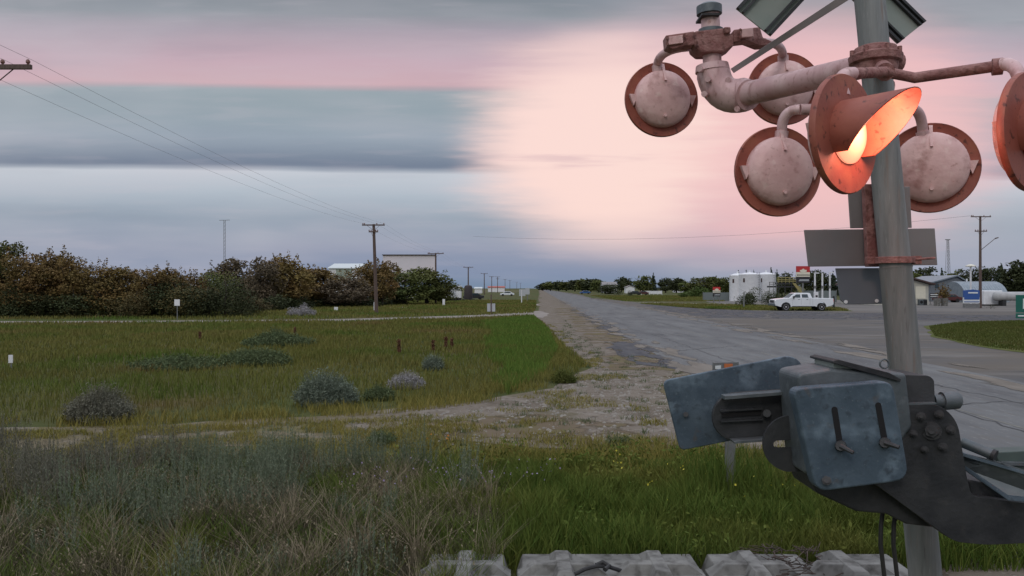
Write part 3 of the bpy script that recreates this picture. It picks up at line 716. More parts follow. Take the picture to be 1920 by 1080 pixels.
# small framed sign on a post beyond the mechanism
sp = thing('marker_sign', 'small framed sign with an orange panel on a grey post behind the gate mechanism', 'sign', (X(1368,9.6), 9.6, 0)); so = Vector(sp.location)
b = MB(); b.box((X(1369,9.6), 9.6, .62), (.115,.06,1.24)); b.build('post', M_concpost, sp, org=so, bevel=.006)
b = MB(); b.tube([P(1363,770,9.6), P(1362,690,9.6)], .02, 10); b.build('rod', M_concpost, sp, org=so)
b = MB(); b.prism([P(1337,680,9.6), P(1385,679,9.6), P(1385,694,9.6), P(1337,695,9.6)], (0,.03,0)); f_ = b.build('frame', M_concpost, sp, org=so)
b = MB(); b.prism([P(1358,682,9.59), P(1374,682,9.59), P(1374,689,9.59), P(1358,690,9.59)], (0,.004,0)); b.build('orange_panel', M_orange, f_, org=so)
b = MB(); b.prism([P(1341,686,9.59), P(1352,685,9.59), P(1352,692,9.59), P(1341,692,9.59)], (0,.004,0)); b.build('white_panel', M_signwhite, f_, org=so)

# ------------------------------------------------------------------ concrete blocks with cross ribs along the track
def block(pxl, pxr, ribs, label, Y0=6.2, dy=0.9, h=.17, rz=0):
    x0, x1 = X(pxl, Y0+dy), X(pxr, Y0+dy)
    r = thing('concrete_block', label, 'concrete block', ((x0+x1)/2, Y0+dy/2, 0), group='ribbed concrete blocks beside the track')
    o = Vector(r.location); z = h
    b = MB(); b.add([(x0,Y0,0),(x1,Y0,0),(x1,Y0+dy,0),(x0,Y0+dy,0),(x0+.05,Y0+.05,z),(x1-.05,Y0+.05,z),(x1-.05,Y0+dy-.05,z),(x0+.05,Y0+dy-.05,z)],
                    [(0,3,2,1),(4,5,6,7),(0,1,5,4),(1,2,6,5),(2,3,7,6),(3,0,4,7)])
    b.build('slab', M_conc, r, org=o, bevel=.012)
    for px in ribs:
        cx = X(px, Y0+dy*.8); b = MB()
        def rib(a, c, w0, w1, z0, z1, ax):
            pts = []
            for s, ww, zz in ((a,w0,z0),(c,w1,z1)):
                for q in (-1, 1): pts.append((cx+q*ww, s, zz) if ax == 'y' else (s, Y0+dy*.55+q*ww, zz))
            return pts
        for (ax_) in ('y','x'):
            if ax_ == 'y':
                prof = [(Y0+.03,.10,z-.01),(Y0+.16,.055,z+.085),(Y0+dy-.22,.055,z+.085),(Y0+dy-.04,.10,z-.01)]
                vs = []
                for s, w, zz in prof: vs += [(cx-w*1.0,s,zz),(cx+w*1.0,s,zz)]
                vs += [(cx-.11,Y0+.02,z-.02),(cx+.11,Y0+.02,z-.02),(cx-.11,Y0+dy-.03,z-.02),(cx+.11,Y0+dy-.03,z-.02)]
                b.add(vs, [(0,1,3,2),(2,3,5,4),(4,5,7,6),(0,2,4,6,10,8),(1,9,11,7,5,3),(8,9,1,0),(6,7,11,10),(8,10,11,9)])
            else:
                yc = Y0+dy*.45; prof = [(cx-.36,.09,z-.008),(cx-.24,.05,z+.078),(cx+.24,.05,z+.078),(cx+.36,.09,z-.008)]
                vs = []
                for s, w, zz in prof: vs += [(s,yc-w,zz),(s,yc+w,zz)]
                vs += [(cx-.38,yc-.10,z-.018),(cx-.38,yc+.10,z-.018),(cx+.38,yc-.10,z-.018),(cx+.38,yc+.10,z-.018)]
                b.add(vs, [(0,1,3,2),(2,3,5,4),(4,5,7,6),(0,2,4,6,10,8),(1,9,11,7,5,3),(8,9,1,0),(6,7,11,10),(8,10,11,9)])
        b.build('rib', M_conc, r, org=o, bevel=.006)
block(800, 955, [876], 'leftmost ribbed concrete block at the grass edge, short with one cross rib')
block(968, 1302, [1052, 1222], 'long ribbed concrete block with two cross ribs and a dark cable on it')
block(1312, 1500, [1392], 'ribbed concrete block with one cross rib, between the long block and the debris')
block(1520, 1668, [1562], 'rightmost ribbed concrete block, beside the hanging cables')
b = MB(); b.tube([P(1075,1078,6.45)]+[P(1095+i*12, 1068-7*math.sin(i*.6), 6.45+.02*i) for i in range(7)]+[P(1190,1072,6.55)], .017, 8)
b.tube([P(1118,1060,6.5), P(1130,1054,6.52), P(1142,1061,6.5), P(1134,1068,6.45)], .02, 8)
tag(b.build('loose_cable', M_black, org=P(1120,1064,6.5), smooth=True), 'short coiled dark cable lying on the long concrete block', 'cable')

# ------------------------------------------------------------------ plants
M_leaf_brown = mat('leaf_brown_warm_light', (.16,.090,.036), (.095,.075,.030), .5, .8, tint=(.17,.125,.040), obj_rand=.12, spec=.2)  # reddish light over the left tree row is put into this leaf colour
M_leaf_green = mat('leaf_dark_green', (.036,.048,.022), (.046,.056,.024), .6, .8, tint=(.056,.068,.027), obj_rand=.14, spec=.2)
M_leaf_mid = mat('leaf_mid_green', (.060,.090,.028), (.100,.100,.030), .5, .8, tint=(.12,.135,.04), obj_rand=.25, spec=.2)
M_leaf_olive = mat('leaf_olive_brown', (.085,.075,.030), (.060,.062,.026), .5, .8, tint=(.13,.10,.035), obj_rand=.2, spec=.2)
M_leaf_lime = mat('leaf_light_green', (.075,.115,.026), (.060,.095,.024), .5, .8, tint=(.095,.14,.035), obj_rand=.1, spec=.2)
M_leaf_grey = mat('leaf_grey', (.125,.095,.065), (.09,.078,.055), .5, .8, tint=(.15,.12,.07), obj_rand=.1, spec=.2)
M_spruce = mat('spruce_needles', (.030,.048,.034), (.045,.065,.040), .6, .85, tint=(.055,.072,.045), obj_rand=.2, spec=.2)
def crown_mesh(name, blobs, n, size, m, upb=0.2):
    p, ids = blob_pts(blobs, n); t = np.clip(rng.uniform(0,1,len(p))*.6+((ids*37) % 11)/11*.4, 0, 1)
    V, Q, T = leaves(p, size, t, 1.5, upb); return raw_mesh(name, V, Q, T, m)
def trunk_mb(h, r, limbs, seed, w=1.0):
    rr = random.Random(seed); b = MB()
    b.tube([(0,0,-.1),(rr.uniform(-.1,.1),rr.uniform(-.1,.1),h*.3),(rr.uniform(-.25,.25),rr.uniform(-.25,.25),h*.62),(rr.uniform(-.3,.3),0,h*.9)], [r*1.25,r,r*.6,r*.15], 8)
    for k in range(limbs):
        a = rr.uniform(0, 6.28); z = h*rr.uniform(.2,.6); l = h*rr.uniform(.25,.42)*w
        b.tube([(0,0,z),(math.cos(a)*l*.5,math.sin(a)*l*.5,z+l*.45),(math.cos(a)*l,math.sin(a)*l,z+l*.8)], [r*.5,r*.3,r*.08], 6)
    return b
def make_tree(kind, seed, n, size, m):
    """unit trees of height 1 x width 1 built at 6 m, scaled when placed"""
    rr = random.Random(seed); h = 6.0; blobs = []
    if kind == 'broad':
        for k in range(24):
            a = rr.uniform(0, 6.28); d = rr.uniform(0, 1)**.6; z = rr.uniform(.22, .9)
            w = math.sin(math.pi*min(1, max(.12, (z-.02)/1.02)))*2.4
            s = rr.uniform(.38, 1.05)
            blobs.append((math.cos(a)*d*w, math.sin(a)*d*w, z*h, s, s, s*rr.uniform(.6,.85)))
        for k in range(9):                                    # ragged leaders breaking the outline
            a = rr.uniform(0, 6.28); d = rr.uniform(.3, 1.9); blobs.append((math.cos(a)*d, math.sin(a)*d, h*rr.uniform(.80,.98), .16, .16, rr.uniform(.3,.65)))
        blobs.append((0,0,h*.55,1.5,1.5,1.6)); blobs.append((rr.uniform(-.6,.6),0,h*.28,1.9,1.9,1.0))
    elif kind == 'shrub':
        for k in range(12):
            a = rr.uniform(0, 6.28); d = rr.uniform(.1, 1)*2.2; s = rr.uniform(.9,1.7)
            blobs.append((math.cos(a)*d, math.sin(a)*d, rr.uniform(.12,.72)*h, s, s, s*1.15))
    elif kind == 'spruce':
        for k in range(11):
            z = .12+.82*k/10; w = (1.03-z)*1.75
            for j in range(4 if k < 9 else 1):
                a = rr.uniform(0, 6.28); blobs.append((math.cos(a)*w*.45, math.sin(a)*w*.45, z*h, w*.62+.05, w*.62+.05, .34))
    r = bpy.data.objects.new('tree_source', None)
    cm = crown_mesh('crown', blobs, n, size, m)
    return (cm, trunk_mb(h, .16 if kind != 'shrub' else .09, 6 if kind == 'broad' else 3 if kind == 'shrub' else 0, seed))
TREE_SRC = {}
def tree_src(kind, seed, n, size, m):
    key = (kind, seed, n, m.name)
    if key not in TREE_SRC:
        cm, tb = make_tree(kind, seed, n, size, m)
        tm = tb.build('trunk', M_bark); TREE_SRC[key] = (cm, tm.data); bpy.data.objects.remove(tm)
    return TREE_SRC[key]
def plant(name, kind, seed, n, size, m, x, Y, h, w, label, cat, group=None):
    cm, tm = tree_src(kind, seed, n, size, m)
    r = thing(name, label, cat, (x, Y, 0), random.uniform(0, 6.28), group)
    r.scale = (w/5.0, w/5.0, h/6.3)
    for nm, me in (('crown', cm), ('trunk', tm)):
        o = bpy.data.objects.new(nm, me); C.objects.link(o); o.parent = r
    return r
ORD = 'first second third fourth fifth sixth seventh eighth ninth tenth eleventh twelfth thirteenth fourteenth fifteenth sixteenth seventeenth eighteenth nineteenth twentieth'.split()
# left row: (px, top y, Y, width m, material, label)
row = [(-45,462,70,6,M_leaf_brown), (2,446,72,5.6,M_leaf_mid), (48,478,69,5.2,M_leaf_brown), (88,460,72,5.6,M_leaf_brown), (128,472,70,5.0,M_leaf_brown), (160,483,72,4.6,M_leaf_brown),
       (205,497,70,5.0,M_leaf_brown), (246,499,72,4.8,M_leaf_brown), (288,494,70,5.0,M_leaf_brown), (328,494,72,4.6,M_leaf_brown), (362,506,74,4.4,M_leaf_brown)]
nm = ['brown tree cut off by the left picture edge', 'tall dark green tree rising at the far left edge', 'brown tree right of the tall green one at the left edge', 'highest brown tree of the left hedgerow, with a ragged top',
      'brown tree just right of the highest one in the left hedgerow', 'brown tree where the left hedgerow steps down', 'rounded brown tree left of the middle of the hedgerow',
      'brown tree with a flat low crown in the middle of the hedgerow', 'broad brown tree above the small white roadside sign', 'brown tree over the white roadside sign on its right', 'low brown tree left of the thin antenna mast']
for i, (px, ty, Y, w, m) in enumerate(row):
    h = (540-ty)/F*Y+H
    plant('hedgerow_tree', 'broad', 10+i % 5, 7500, .125, m, X(px,Y), Y, h*1.02, w*1.05, nm[i], 'tree', 'trees of the left hedgerow')
row2 = [(400,504,84,4.6,'shrub',M_leaf_mid,'olive bush top between the hedgerow and the antenna mast'), (430,482,96,6.0,'broad',M_leaf_grey,'grey green tree directly under the thin antenna mast'),
        (466,506,98,5.4,'broad',M_leaf_grey,'low greyish tree right of the antenna mast'), (496,476,92,4.6,'broad',M_leaf_grey,'pale grey half bare tree left of the big brown tree'), (530,474,96,7.4,'broad',M_leaf_brown,'big brown green tree at the middle of the left row'),
        (572,494,104,6.5,'broad',M_leaf_brown,'brown tree right of the big middle tree'), (608,502,106,6.4,'broad',M_leaf_brown,'rounded brown tree left of the white roofed building'), (650,513,104,7,'broad',M_leaf_grey,'dull brownish tree before the white roofed building'),
        (688,486,110,5.6,'broad',M_leaf_brown,'dense dark brown tree behind the nearest utility pole, left half'), (716,484,112,5.8,'broad',M_leaf_brown,'dense dark brown tree behind the nearest utility pole, right half'), (758,502,118,8.6,'broad',M_leaf_mid,'spreading olive tree before the pale screen'),
        (800,500,122,8.4,'broad',M_leaf_mid,'rounded olive tree beside the second utility pole'), (830,520,122,5.4,'broad',M_leaf_mid,'last low tree of the left row, beside the white trailers')]
for i, (px, ty, Y, w, k, m, lb) in enumerate(row2):
    h = (540-ty)/F*Y+H
    plant('hedgerow_tree' if k == 'broad' else 'bush', k, 20+i % 5, 5500, .16, m, X(px,Y), Y, h*1.02, w, lb, 'tree' if k == 'broad' else 'bush', 'trees of the left hedgerow')
# dark green undergrowth in front of the row, each a bush
sh = []
for i in range(17):
    px = -60+i*32.0+random.uniform(-6,6); sh.append((px, 540+random.uniform(-8,8)-(8 if px > 330 else 0), 69.0+random.uniform(-.5,1.2) if px < 430 else 75))
for i, (px, ty, Y) in enumerate(sh):
    h = (540-ty)/F*Y+H
    plant('bush', 'shrub', 40+i % 4, 4200, .13, (M_leaf_green, M_leaf_green, M_leaf_olive)[(i*5) % 3], X(px,Y), Y, max(2.0,h*random.uniform(.62,1.45)), random.uniform(3.4,5.6), f'dark bush under the left hedgerow, {ORD[i]} from the left edge', 'bush', 'dark bushes under the left hedgerow')
sh = [(505,545,88,4.5),(545,548,96,5),(585,552,104,5),(625,548,106,5.6),(665,550,106,5.5),(700,552,112,5),(735,560,118,4.5)]
for i, (px, ty, Y, w) in enumerate(sh):
    plant('bush', 'shrub', 42+i % 3, 2600, .2, M_leaf_green, X(px,Y), Y, max(1.6,(540-ty)/F*Y+H), w, f'dark bush beneath the trees beyond the lane, {ORD[i]} from the hedgerow end', 'bush', 'dark bushes beyond the lane')
# far right rows
far = [(1018,529,700,12),(1032,527,690,14),(1048,526,660,14),(1062,527,650,13),(1078,524,600,14),(1092,522,560,14),(1108,521,540,16)]
for i, (px, ty, Y, w) in enumerate(far):
    plant('roadside_tree', 'broad', 30+i % 3, 2000, .4, M_leaf_mid if i % 2 else M_leaf_green, X(px,Y), Y, (540-ty)/F*Y+H, w, f'distant roadside tree right of the vanishing road, {ORD[i]} from the road', 'tree', 'distant trees right of the road')
mid = [(1122,524,430,11,'broad',M_leaf_mid,'green tree left of the distant white house'),(1140,530,330,8,'shrub',M_leaf_green,'low dark clump before the distant white house'),(1165,518,480,10,'broad',M_leaf_green,'dark tree just right of the distant white house'),
       (1178,520,470,10,'broad',M_leaf_green,'dark tree between the white house and the round one'),(1205,515,430,12,'broad',M_leaf_mid,'large round tree left of the lone spruce'),(1225,509,440,8,'spruce',M_spruce,'lone tall spruce above the white fence'),
       (1248,519,420,10,'broad',M_leaf_green,'dark rounded tree right of the lone spruce'),(1268,520,400,10,'broad',M_leaf_green,'dark tree before the pale gable'),(1290,524,330,9,'broad',M_leaf_mid,'mid green tree at the left end of the long hedge'),
       (1312,518,310,9,'broad',M_leaf_mid,'green hedge tree above the lime green bush'),(1335,516,310,10,'broad',M_leaf_mid,'green hedge tree above the small red and white sign'),(1358,518,300,9,'broad',M_leaf_mid,'green hedge tree touching the white tanks'),
       (1302,534,220,7,'shrub',M_leaf_lime,'bright light green bush left of the small red and white sign'),(1282,545,210,3.4,'shrub',M_leaf_lime,'small lime bush left of the bright one'),
       (1385,504,290,5,'spruce',M_spruce,'spruce tip showing over the left tank'),(1399,503,290,5,'spruce',M_spruce,'second spruce tip over the left tank'),(1413,502,280,4,'spruce',M_spruce,'single spruce tip over the middle tank'),
       (1446,499,270,6,'spruce',M_spruce,'pointed spruce over the right tank'),(1457,503,270,6,'spruce',M_spruce,'spruce beside the pointed one over the right tank'),(1480,508,250,8,'broad',M_leaf_green,'dark tree behind the yellow catwalk'),
       (1466,516,260,8,'broad',M_leaf_mid,'tree between the right tank and the catwalk'),(1528,503,230,7,'broad',M_leaf_green,'dark tree behind the white light poles'),(1545,508,235,7,'broad',M_leaf_green,'dark tree between the light poles'),(1562,506,230,7,'spruce',M_spruce,'spruce right of the light poles'),
       (1600,512,230,9,'broad',M_leaf_green,'dark tree showing left of the mast under the signs'),(1708,505,230,7,'broad',M_leaf_mid,'tree just right of the mast behind the brown roof'),(1738,497,240,8,'broad',M_leaf_green,'dark tree behind the brown roofed shed'),
       (1766,500,240,6,'spruce',M_spruce,'spruce above the grey house ridge'),(1790,503,230,9,'broad',M_leaf_mid,'green tree between the lattice tower and the utility pole'),(1820,500,220,9,'broad',M_leaf_green,'dark tree behind the flat headed lamp'),
       (1852,497,215,9,'broad',M_leaf_green,'dark tree behind the right utility pole'),(1877,489,210,8,'spruce',M_spruce,'dark spruce over the round roofed shed'),(1905,487,200,10,'broad',M_leaf_green,'large dark tree at the right picture edge'),(1945,484,200,10,'broad',M_leaf_green,'dark tree cut by the right picture edge')]
for i, (px, ty, Y, w, k, m, lb) in enumerate(mid):
    plant('spruce_tree' if k == 'spruce' else 'bush' if k == 'shrub' else 'tree', k, 50+i % 5, 2600, .27 if Y > 260 else .2, m, X(px,Y), Y, (540-ty)/F*Y+H, w, lb, 'bush' if k == 'shrub' else 'tree')
plant('bush', 'shrub', 61, 3600, .16, M_leaf_green, X(1405,112), 112, 3.0, 3.3, 'round dark bush in front of the left white tank', 'bush')
plant('bush', 'shrub', 62, 3000, .16, M_leaf_green, X(1440,114), 114, 2.3, 2.9, 'dark ragged bush in front of the right white tank', 'bush')
plant('bush', 'shrub', 63, 3000, .16, M_leaf_green, X(1462,118), 118, 2.0, 2.8, 'low dark bush behind the pickup hood', 'bush')
plant('bush', 'shrub', 61, 900, .2, M_leaf_green, X(1157,290), 290, 3.2, 4, 'small dark bush in the field below the white house', 'bush')
plant('bush', 'shrub', 62, 900, .2, M_leaf_green, X(1182,230), 230, 2.0, 2.2, 'tiny dark bush in the field under the white fence', 'bush')
# grey green shrubs and grass clumps in the field
def clump(name, px, py, w, h, m, label, cat='bush', n=1500, lean=.5, bw=.02, flat=False):
    g = G(px, py); th = rng.uniform(0, 2*np.pi, n); rr_ = np.sqrt(rng.uniform(0, 1, n))*w/2
    pos = np.stack([rr_*np.cos(th), rr_*np.sin(th)*.8, np.zeros(n)], 1)
    hh = h*(1-.55*(rr_/(w/2))**2)*rng.uniform(.35, 1.15, n)*(1+.5*vnoise(pos[:,0]+px, pos[:,1]+py, 2.4/max(w,.5)+.8, 1.1))
    V, Q, T = blades(pos, hh, np.full(n, bw), lean)
    # leaflets along the stems
    m2 = n*5; k = rng.integers(0, n, m2); f = rng.uniform(.25, 1, m2)
    lp = pos[k]*(1+.25*f[:, None]); lp[:, 2] = hh[k]*f; lp += rng.normal(size=(m2,3))*.02
    V2, Q2, T2 = leaves(lp, bw*1.05, None, 3.2, .0)
    me = raw_mesh(name, np.concatenate([V, V2]), np.concatenate([Q, Q2+len(V)]), np.concatenate([T, T2]), m)
    o = bpy.data.objects.new(name, me); C.objects.link(o); o.location = g; return tag(o, label, cat)
M_sage = mat('sage_leaf', (.12,.155,.115), (.085,.115,.085), 2, .85, tint=(.17,.20,.15), spec=.2)
M_sagedry = mat('dry_sage', (.13,.13,.095), (.095,.105,.075), 2, .85, tint=(.18,.175,.135), spec=.2)
M_wg = mat('dark_reed', (.060,.095,.045), (.080,.105,.045), 2, .85, tint=(.11,.14,.065), spec=.2)
M_paleb = mat('pale_seedheads', (.26,.25,.25), (.20,.20,.19), 2, .85, tint=(.33,.32,.33), spec=.2)
clump('sage_bush', 612, 760, 1.15, .72, M_sage, 'rounded grey green sage bush at the near edge of the field', n=2600, bw=.016)
clump('sage_bush', 188, 790, 1.05, .66, M_sagedry, 'dry greyish sage bush left, in a brown patch by the track', n=2400, bw=.014)
clump('grass_clump', 524, 650, 2.6, .62, M_wg, 'flat dark green clump in the field, the upper of the two at left', n=2200, bw=.03)
clump('grass_clump', 482, 684, 1.9, .60, M_wg, 'dark green clump in the field, the lower of the two at left', n=1900, bw=.025)
clump('grass_clump', 340, 690, 2.6, .38, M_wg, 'faint grey green clump left of the two dark ones', n=1500, bw=.025)
clump('flowering_weed', 762, 728, .85, .34, M_paleb, 'low whitish flowering weed clump right of the sage bush', n=1200, bw=.014)
clump('grass_clump', 712, 750, .6, .32, M_wg, 'small dark green clump between the sage bush and the whitish weed', n=900, bw=.014)
clump('grass_clump', 812, 695, .55, .55, M_sage, 'narrow grey green tuft at the ditch edge above the whitish weed', n=700, bw=.016)
clump('grass_clump', 715, 833, .42, .25, M_wg, 'small green weed on the gravel at the left end', n=400, bw=.010)
clump('grass_clump', 1058, 718, .6, .34, M_lawn, 'yellow green tuft at the gravel edge beside the road', n=500, bw=.014)
clump('grass_clump', 1160, 838, .35, .22, M_wg, 'small green weed on the gravel in front of the slotted plates', n=300, bw=.010)
clump('pale_bush', 565, 592, 2.2, .9, M_paleb, 'pale grey low bush beside the lane under the left trees', n=700, bw=.04)
M_rust = mat('dock_rust', (.12,.055,.028), (.09,.045,.025), 3, .9, tint=(.15,.07,.035))
docks = [(748,668,.62,'rust brown dock stalk standing alone in the field'), (812,662,.5,'left rust brown dock stalk of the pair in the field'), (836,657,.55,'rust dock stalk right of the pair in the field'), (847,655,.45,'rightmost rust dock stalk near the ditch'),
         (375,640,.45,'rust stalk in the far left of the field above the clumps'), (553,632,.5,'rust stalk just above the upper dark clump')]
for px, py, h, lb in docks:
    n = 420; p = rng.normal(size=(n,3))*.03; p[:, 2] = rng.uniform(.25,1,n)*h
    V, Q, T = leaves(p, .035, None, 1.3); b = MB()
    o = bpy.data.objects.new('dock_stalk', raw_mesh('dock_stalk', V, Q, T, M_rust)); C.objects.link(o); o.location = G(px,py); tag(o, lb, 'weed', 'rust brown dock stalks in the field')
    s = MB(); s.tube([(0,0,-.02),(0,0,h)], .01, 6); s.build('stem', M_rust, o)

# ------------------------------------------------------------------ grass as stuff
def grass_obj(name, V, Q, T, m):
    o = bpy.data.objects.new(name, raw_mesh(name, V, Q, T, m)); C.objects.link(o); o['kind'] = 'stuff'; return o
def inpoly(x, y, poly):
    r = np.zeros(len(x), bool); n = len(poly)
    for i in range(n):
        x0, y0 = poly[i][0], poly[i][1]; x1, y1 = poly[(i+1) % n][0], poly[(i+1) % n][1]
        c = ((y0 > y) != (y1 > y)) & (x < (x1-x0)*(y-y0)/((y1-y0) if y1 != y0 else 1e-9)+x0); r ^= c
    return r
M_fgreen = mat('field_grass', (.105,.125,.026), (.130,.128,.034), .35, .85, tint=(.165,.155,.048), spec=.1, extra=[((.065,.125,.020), .13, .50, .64, .75), ((.19,.125,.060), .15, .56, .68, .65)])
M_near = mat('near_grass', (.040,.088,.013), (.068,.105,.019), .6, .8, tint=(.115,.145,.030), spec=.1, extra=((.15,.145,.035), .55, .50, .66, .7))  # darker copy of the lush grass; foreground dimming put into the blade colour
M_lush = mat('lush_grass', (.060,.130,.020), (.080,.140,.026), .6, .8, tint=(.13,.19,.036), spec=.1, extra=((.10,.11,.025), .5, .56, .7, .6))
M_dryg = mat('dry_grass', (.085,.074,.046), (.050,.046,.030), .8, .85, tint=(.13,.115,.075), spec=.1, extra=((.045,.058,.022), .7, .48, .62, .8))  # foreground darkening is put into these blades' colour too
M_sagest = mat('sagebrush_leaf', (.115,.155,.098), (.085,.115,.074), 1.4, .85, tint=(.20,.23,.155), spec=.2)
M_yel = mat('yellow_weeds', (.18,.165,.035), (.125,.14,.032), .9, .85, tint=(.24,.20,.055), spec=.2)
def scatter(poly, dens, cap=200000):
    xs_ = [p[0] for p in poly]; ys_ = [p[1] for p in poly]
    A = (max(xs_)-min(xs_))*(max(ys_)-min(ys_)); n = int(min(cap, A*dens))
    x = rng.uniform(min(xs_), max(xs_), n); y = rng.uniform(min(ys_), max(ys_), n); k = inpoly(x, y, poly)
    return x[k], y[k]
field = [G(-250,607), G(0,607), G(300,606), G(620,603), G(880,597), G(1000,592), G(1010,600), G(1040,632), G(1100,686), G(1060,716), G(900,748), G(640,772), G(330,792), G(0,796), G(-250,796)]
x, y = scatter(field, 95, 300000)
keep = rng.uniform(0,1,len(x)) < np.clip(24/y, .18, 1); x, y = x[keep], y[keep]
nz_ = vnoise(x, y, .25, 3.3); h = (.16+.16*np.clip(nz_+.3,0,1))*rng.uniform(.5,1.3,len(x))
V, Q, T = blades(np.stack([x,y,np.zeros_like(x)],1), h, np.clip(.0011*y, .012, .06), .5); grass_obj('grass', V, Q, T, M_fgreen)
# lush green ditch beside the shoulder
ditch = [G(895,606), G(1000,596), G(1030,625), G(1045,660), G(1020,705), G(950,742), G(860,742), G(880,690)]
x, y = scatter(ditch, 300); nx_ = vnoise(x, y*.4, .8, 3.9); k = (x > X(900,1)*y-.2+1.1*nx_+.6) & (rng.uniform(0,1,len(x)) < np.clip((x-X(880,1)*y+1.2*nx_)/1.2, 0, 1)); x, y = x[k], y[k]; h = rng.uniform(.16,.34,len(x))
V, Q, T = blades(np.stack([x,y,np.zeros_like(x)],1), h, np.clip(.0009*y, .010, .05), .45); grass_obj('ditch_grass', V, Q, T, M_lush)
# yellowish weeds on the shoulder edge and on the track
edge = [G(1035,625), G(1060,655), G(1115,692), G(1090,712), G(1060,730), G(900,758), G(700,782), G(400,800), G(0,806), G(0,790), G(330,786), G(640,764), G(880,738), G(1020,690)]
x, y = scatter(edge, 420); k = vnoise(x, y, .9, 7.1) > -.05; x, y = x[k], y[k]
V, Q, T = blades(np.stack([x,y,np.zeros_like(x)],1), rng.uniform(.05,.24,len(x)), np.full(len(x), .012), .7); grass_obj('weeds', V, Q, T, M_yel)
trk = [G(1250,880), G(1250,790), G(900,790), G(640,790), G(0,812), G(-300,820), G(-300,880)]
x, y = scatter(trk, 1500); nn_ = vnoise(x, y, 1.1, 1.7)+.5*vnoise(x, y, 3.5, 4.7); k = nn_ > np.where(x < -1.2, -.18, .24); x, y = x[k], y[k]
V, Q, T = blades(np.stack([x,y,np.zeros_like(x)],1), rng.uniform(.02,.12,len(x)), np.full(len(x), .009), .9); grass_obj('low_weeds', V, Q, T, M_yel)
gz = [G(1240,850), G(1290,700), G(1110,650), G(1060,600), G(1000,750), G(720,790), G(640,830)]
gy = [G(1010,600), G(1045,615), G(1120,668), G(1230,750), G(1180,842), G(700,825), G(640,795), G(1000,742), G(1090,700)]
x, y = scatter(gy, 700); nn_ = vnoise(x, y, .55, 2.7)+.5*vnoise(x, y, 2.4, 6.7); k = nn_ > .24; x, y = x[k], y[k]
V, Q, T = blades(np.stack([x,y,np.zeros_like(x)],1), rng.uniform(.02,.11,len(x)), np.full(len(x), .010), .9); grass_obj('low_weeds', V, Q, T, M_yel)
cx_, cy_ = scatter(gz, 2.6); m_ = 26; tx = np.repeat(cx_, m_)+rng.normal(size=len(cx_)*m_)*.07; ty = np.repeat(cy_, m_)+rng.normal(size=len(cx_)*m_)*.07
V, Q, T = blades(np.stack([tx,ty,np.zeros_like(tx)],1), rng.uniform(.02,.11,len(tx))*np.repeat(rng.uniform(.4,1.5,len(cx_)),m_), np.full(len(tx), .011), .9); grass_obj('low_weeds', V, Q, T, M_wg)
# near right: tall green grass
near_r = [(-1.7,12.0), (-1.7,8.3), (-1.3,7.05), (4.6,7.05), (5.2,5.2), (7.0,5.2), (6.2,9.5), (4.6,11.6), (3.0,12.4), (1.2,12.6)]
x, y = scatter(near_r, 2300); k = rng.uniform(0,1,len(x)) < np.clip((12.9-y)/1.6, .05, 1)*np.clip((x+1.7)/1.3+.4*vnoise(x,y,1.3,2.2), 0, 1); x, y = x[k], y[k]
cl = vnoise(x, y, 1.6, 5.0); h = (.26+.26*cl)*rng.uniform(.4,1.35,len(x))*np.clip((13.2-y)/4.2, .22, 1)
V, Q, T = blades(np.stack([x,y,np.zeros_like(x)],1), h, rng.uniform(.005,.013,len(x)), .75); grass_obj('tall_grass', V, Q, T, M_near)
x, y = scatter(near_r, 260); k = vnoise(x, y, 1.4, 8.8) > .0; x, y = x[k], y[k]; lp = np.stack([x, y, rng.uniform(.03,.24,len(x))], 1)
V, Q, T = leaves(lp, .026, None, 2.2, .4); grass_obj('leafy_weeds', V, Q, T, M_near)
x, y = scatter([(1.9,9.0),(3.4,9.0),(3.4,10.4),(1.9,10.4)], 900); d_ = np.hypot(x-2.62, y-9.6); k = rng.uniform(0,1,len(x)) < np.clip(1-d_/.75,0,1); x, y = x[k], y[k]
V, Q, T = blades(np.stack([x,y,np.zeros_like(x)],1), rng.uniform(.3,.75,len(x)), np.full(len(x), .010), .5); grass_obj('tall_weeds', V, Q, T, M_near)
x, y = scatter([(-1.8,10.8),(5,9.8),(6.5,11.0),(5,13.0),(-1.8,13.6)], 900); k = rng.uniform(0,1,len(x)) < np.clip((13.6-y)/1.6,0,1)*np.clip(.75+1.2*vnoise(x,y,1.1,6.6),0,1); x, y = x[k], y[k]
V, Q, T = blades(np.stack([x,y,np.zeros_like(x)],1), rng.uniform(.06,.20,len(x)), np.full(len(x), .010), .8); grass_obj('weeds', V, Q, T, M_yel)
# near left: sage spikes over dry grass
near_l = [(-9.5,5.6), (-.5,5.6), (-.1,7.4), (-.2,9.0), (-.8,10.4), (-2.5,10.9), (-9.5,11.2)]
x, y = scatter(near_l, 2600); k = rng.uniform(0,1,len(x)) < np.clip((.1-x)/1.5+.5*vnoise(x,y,1.2,4.4), 0, 1)*np.clip((11.2-y)/1.2,0,1); x, y = x[k], y[k]
h = (.26+.24*vnoise(x, y, 1.1, 9.0))*rng.uniform(.4,1.3,len(x))*np.clip((13.5-y)/4.5, .4, 1)
V, Q, T = blades(np.stack([x,y,np.zeros_like(x)],1), h, rng.uniform(.004,.009,len(x)), .8); grass_obj('dry_grass', V, Q, T, M_dryg)
M_straw = mat('pale_straw', (.19,.16,.105), (.12,.10,.065), 1.2, .85, tint=(.29,.245,.17), spec=.1)
cx_, cy_ = scatter(near_l, 8); m_ = 60; nn2 = len(cx_); tx = np.repeat(cx_, m_)+rng.normal(size=nn2*m_)*.05; ty = np.repeat(cy_, m_)+rng.normal(size=nn2*m_)*.05
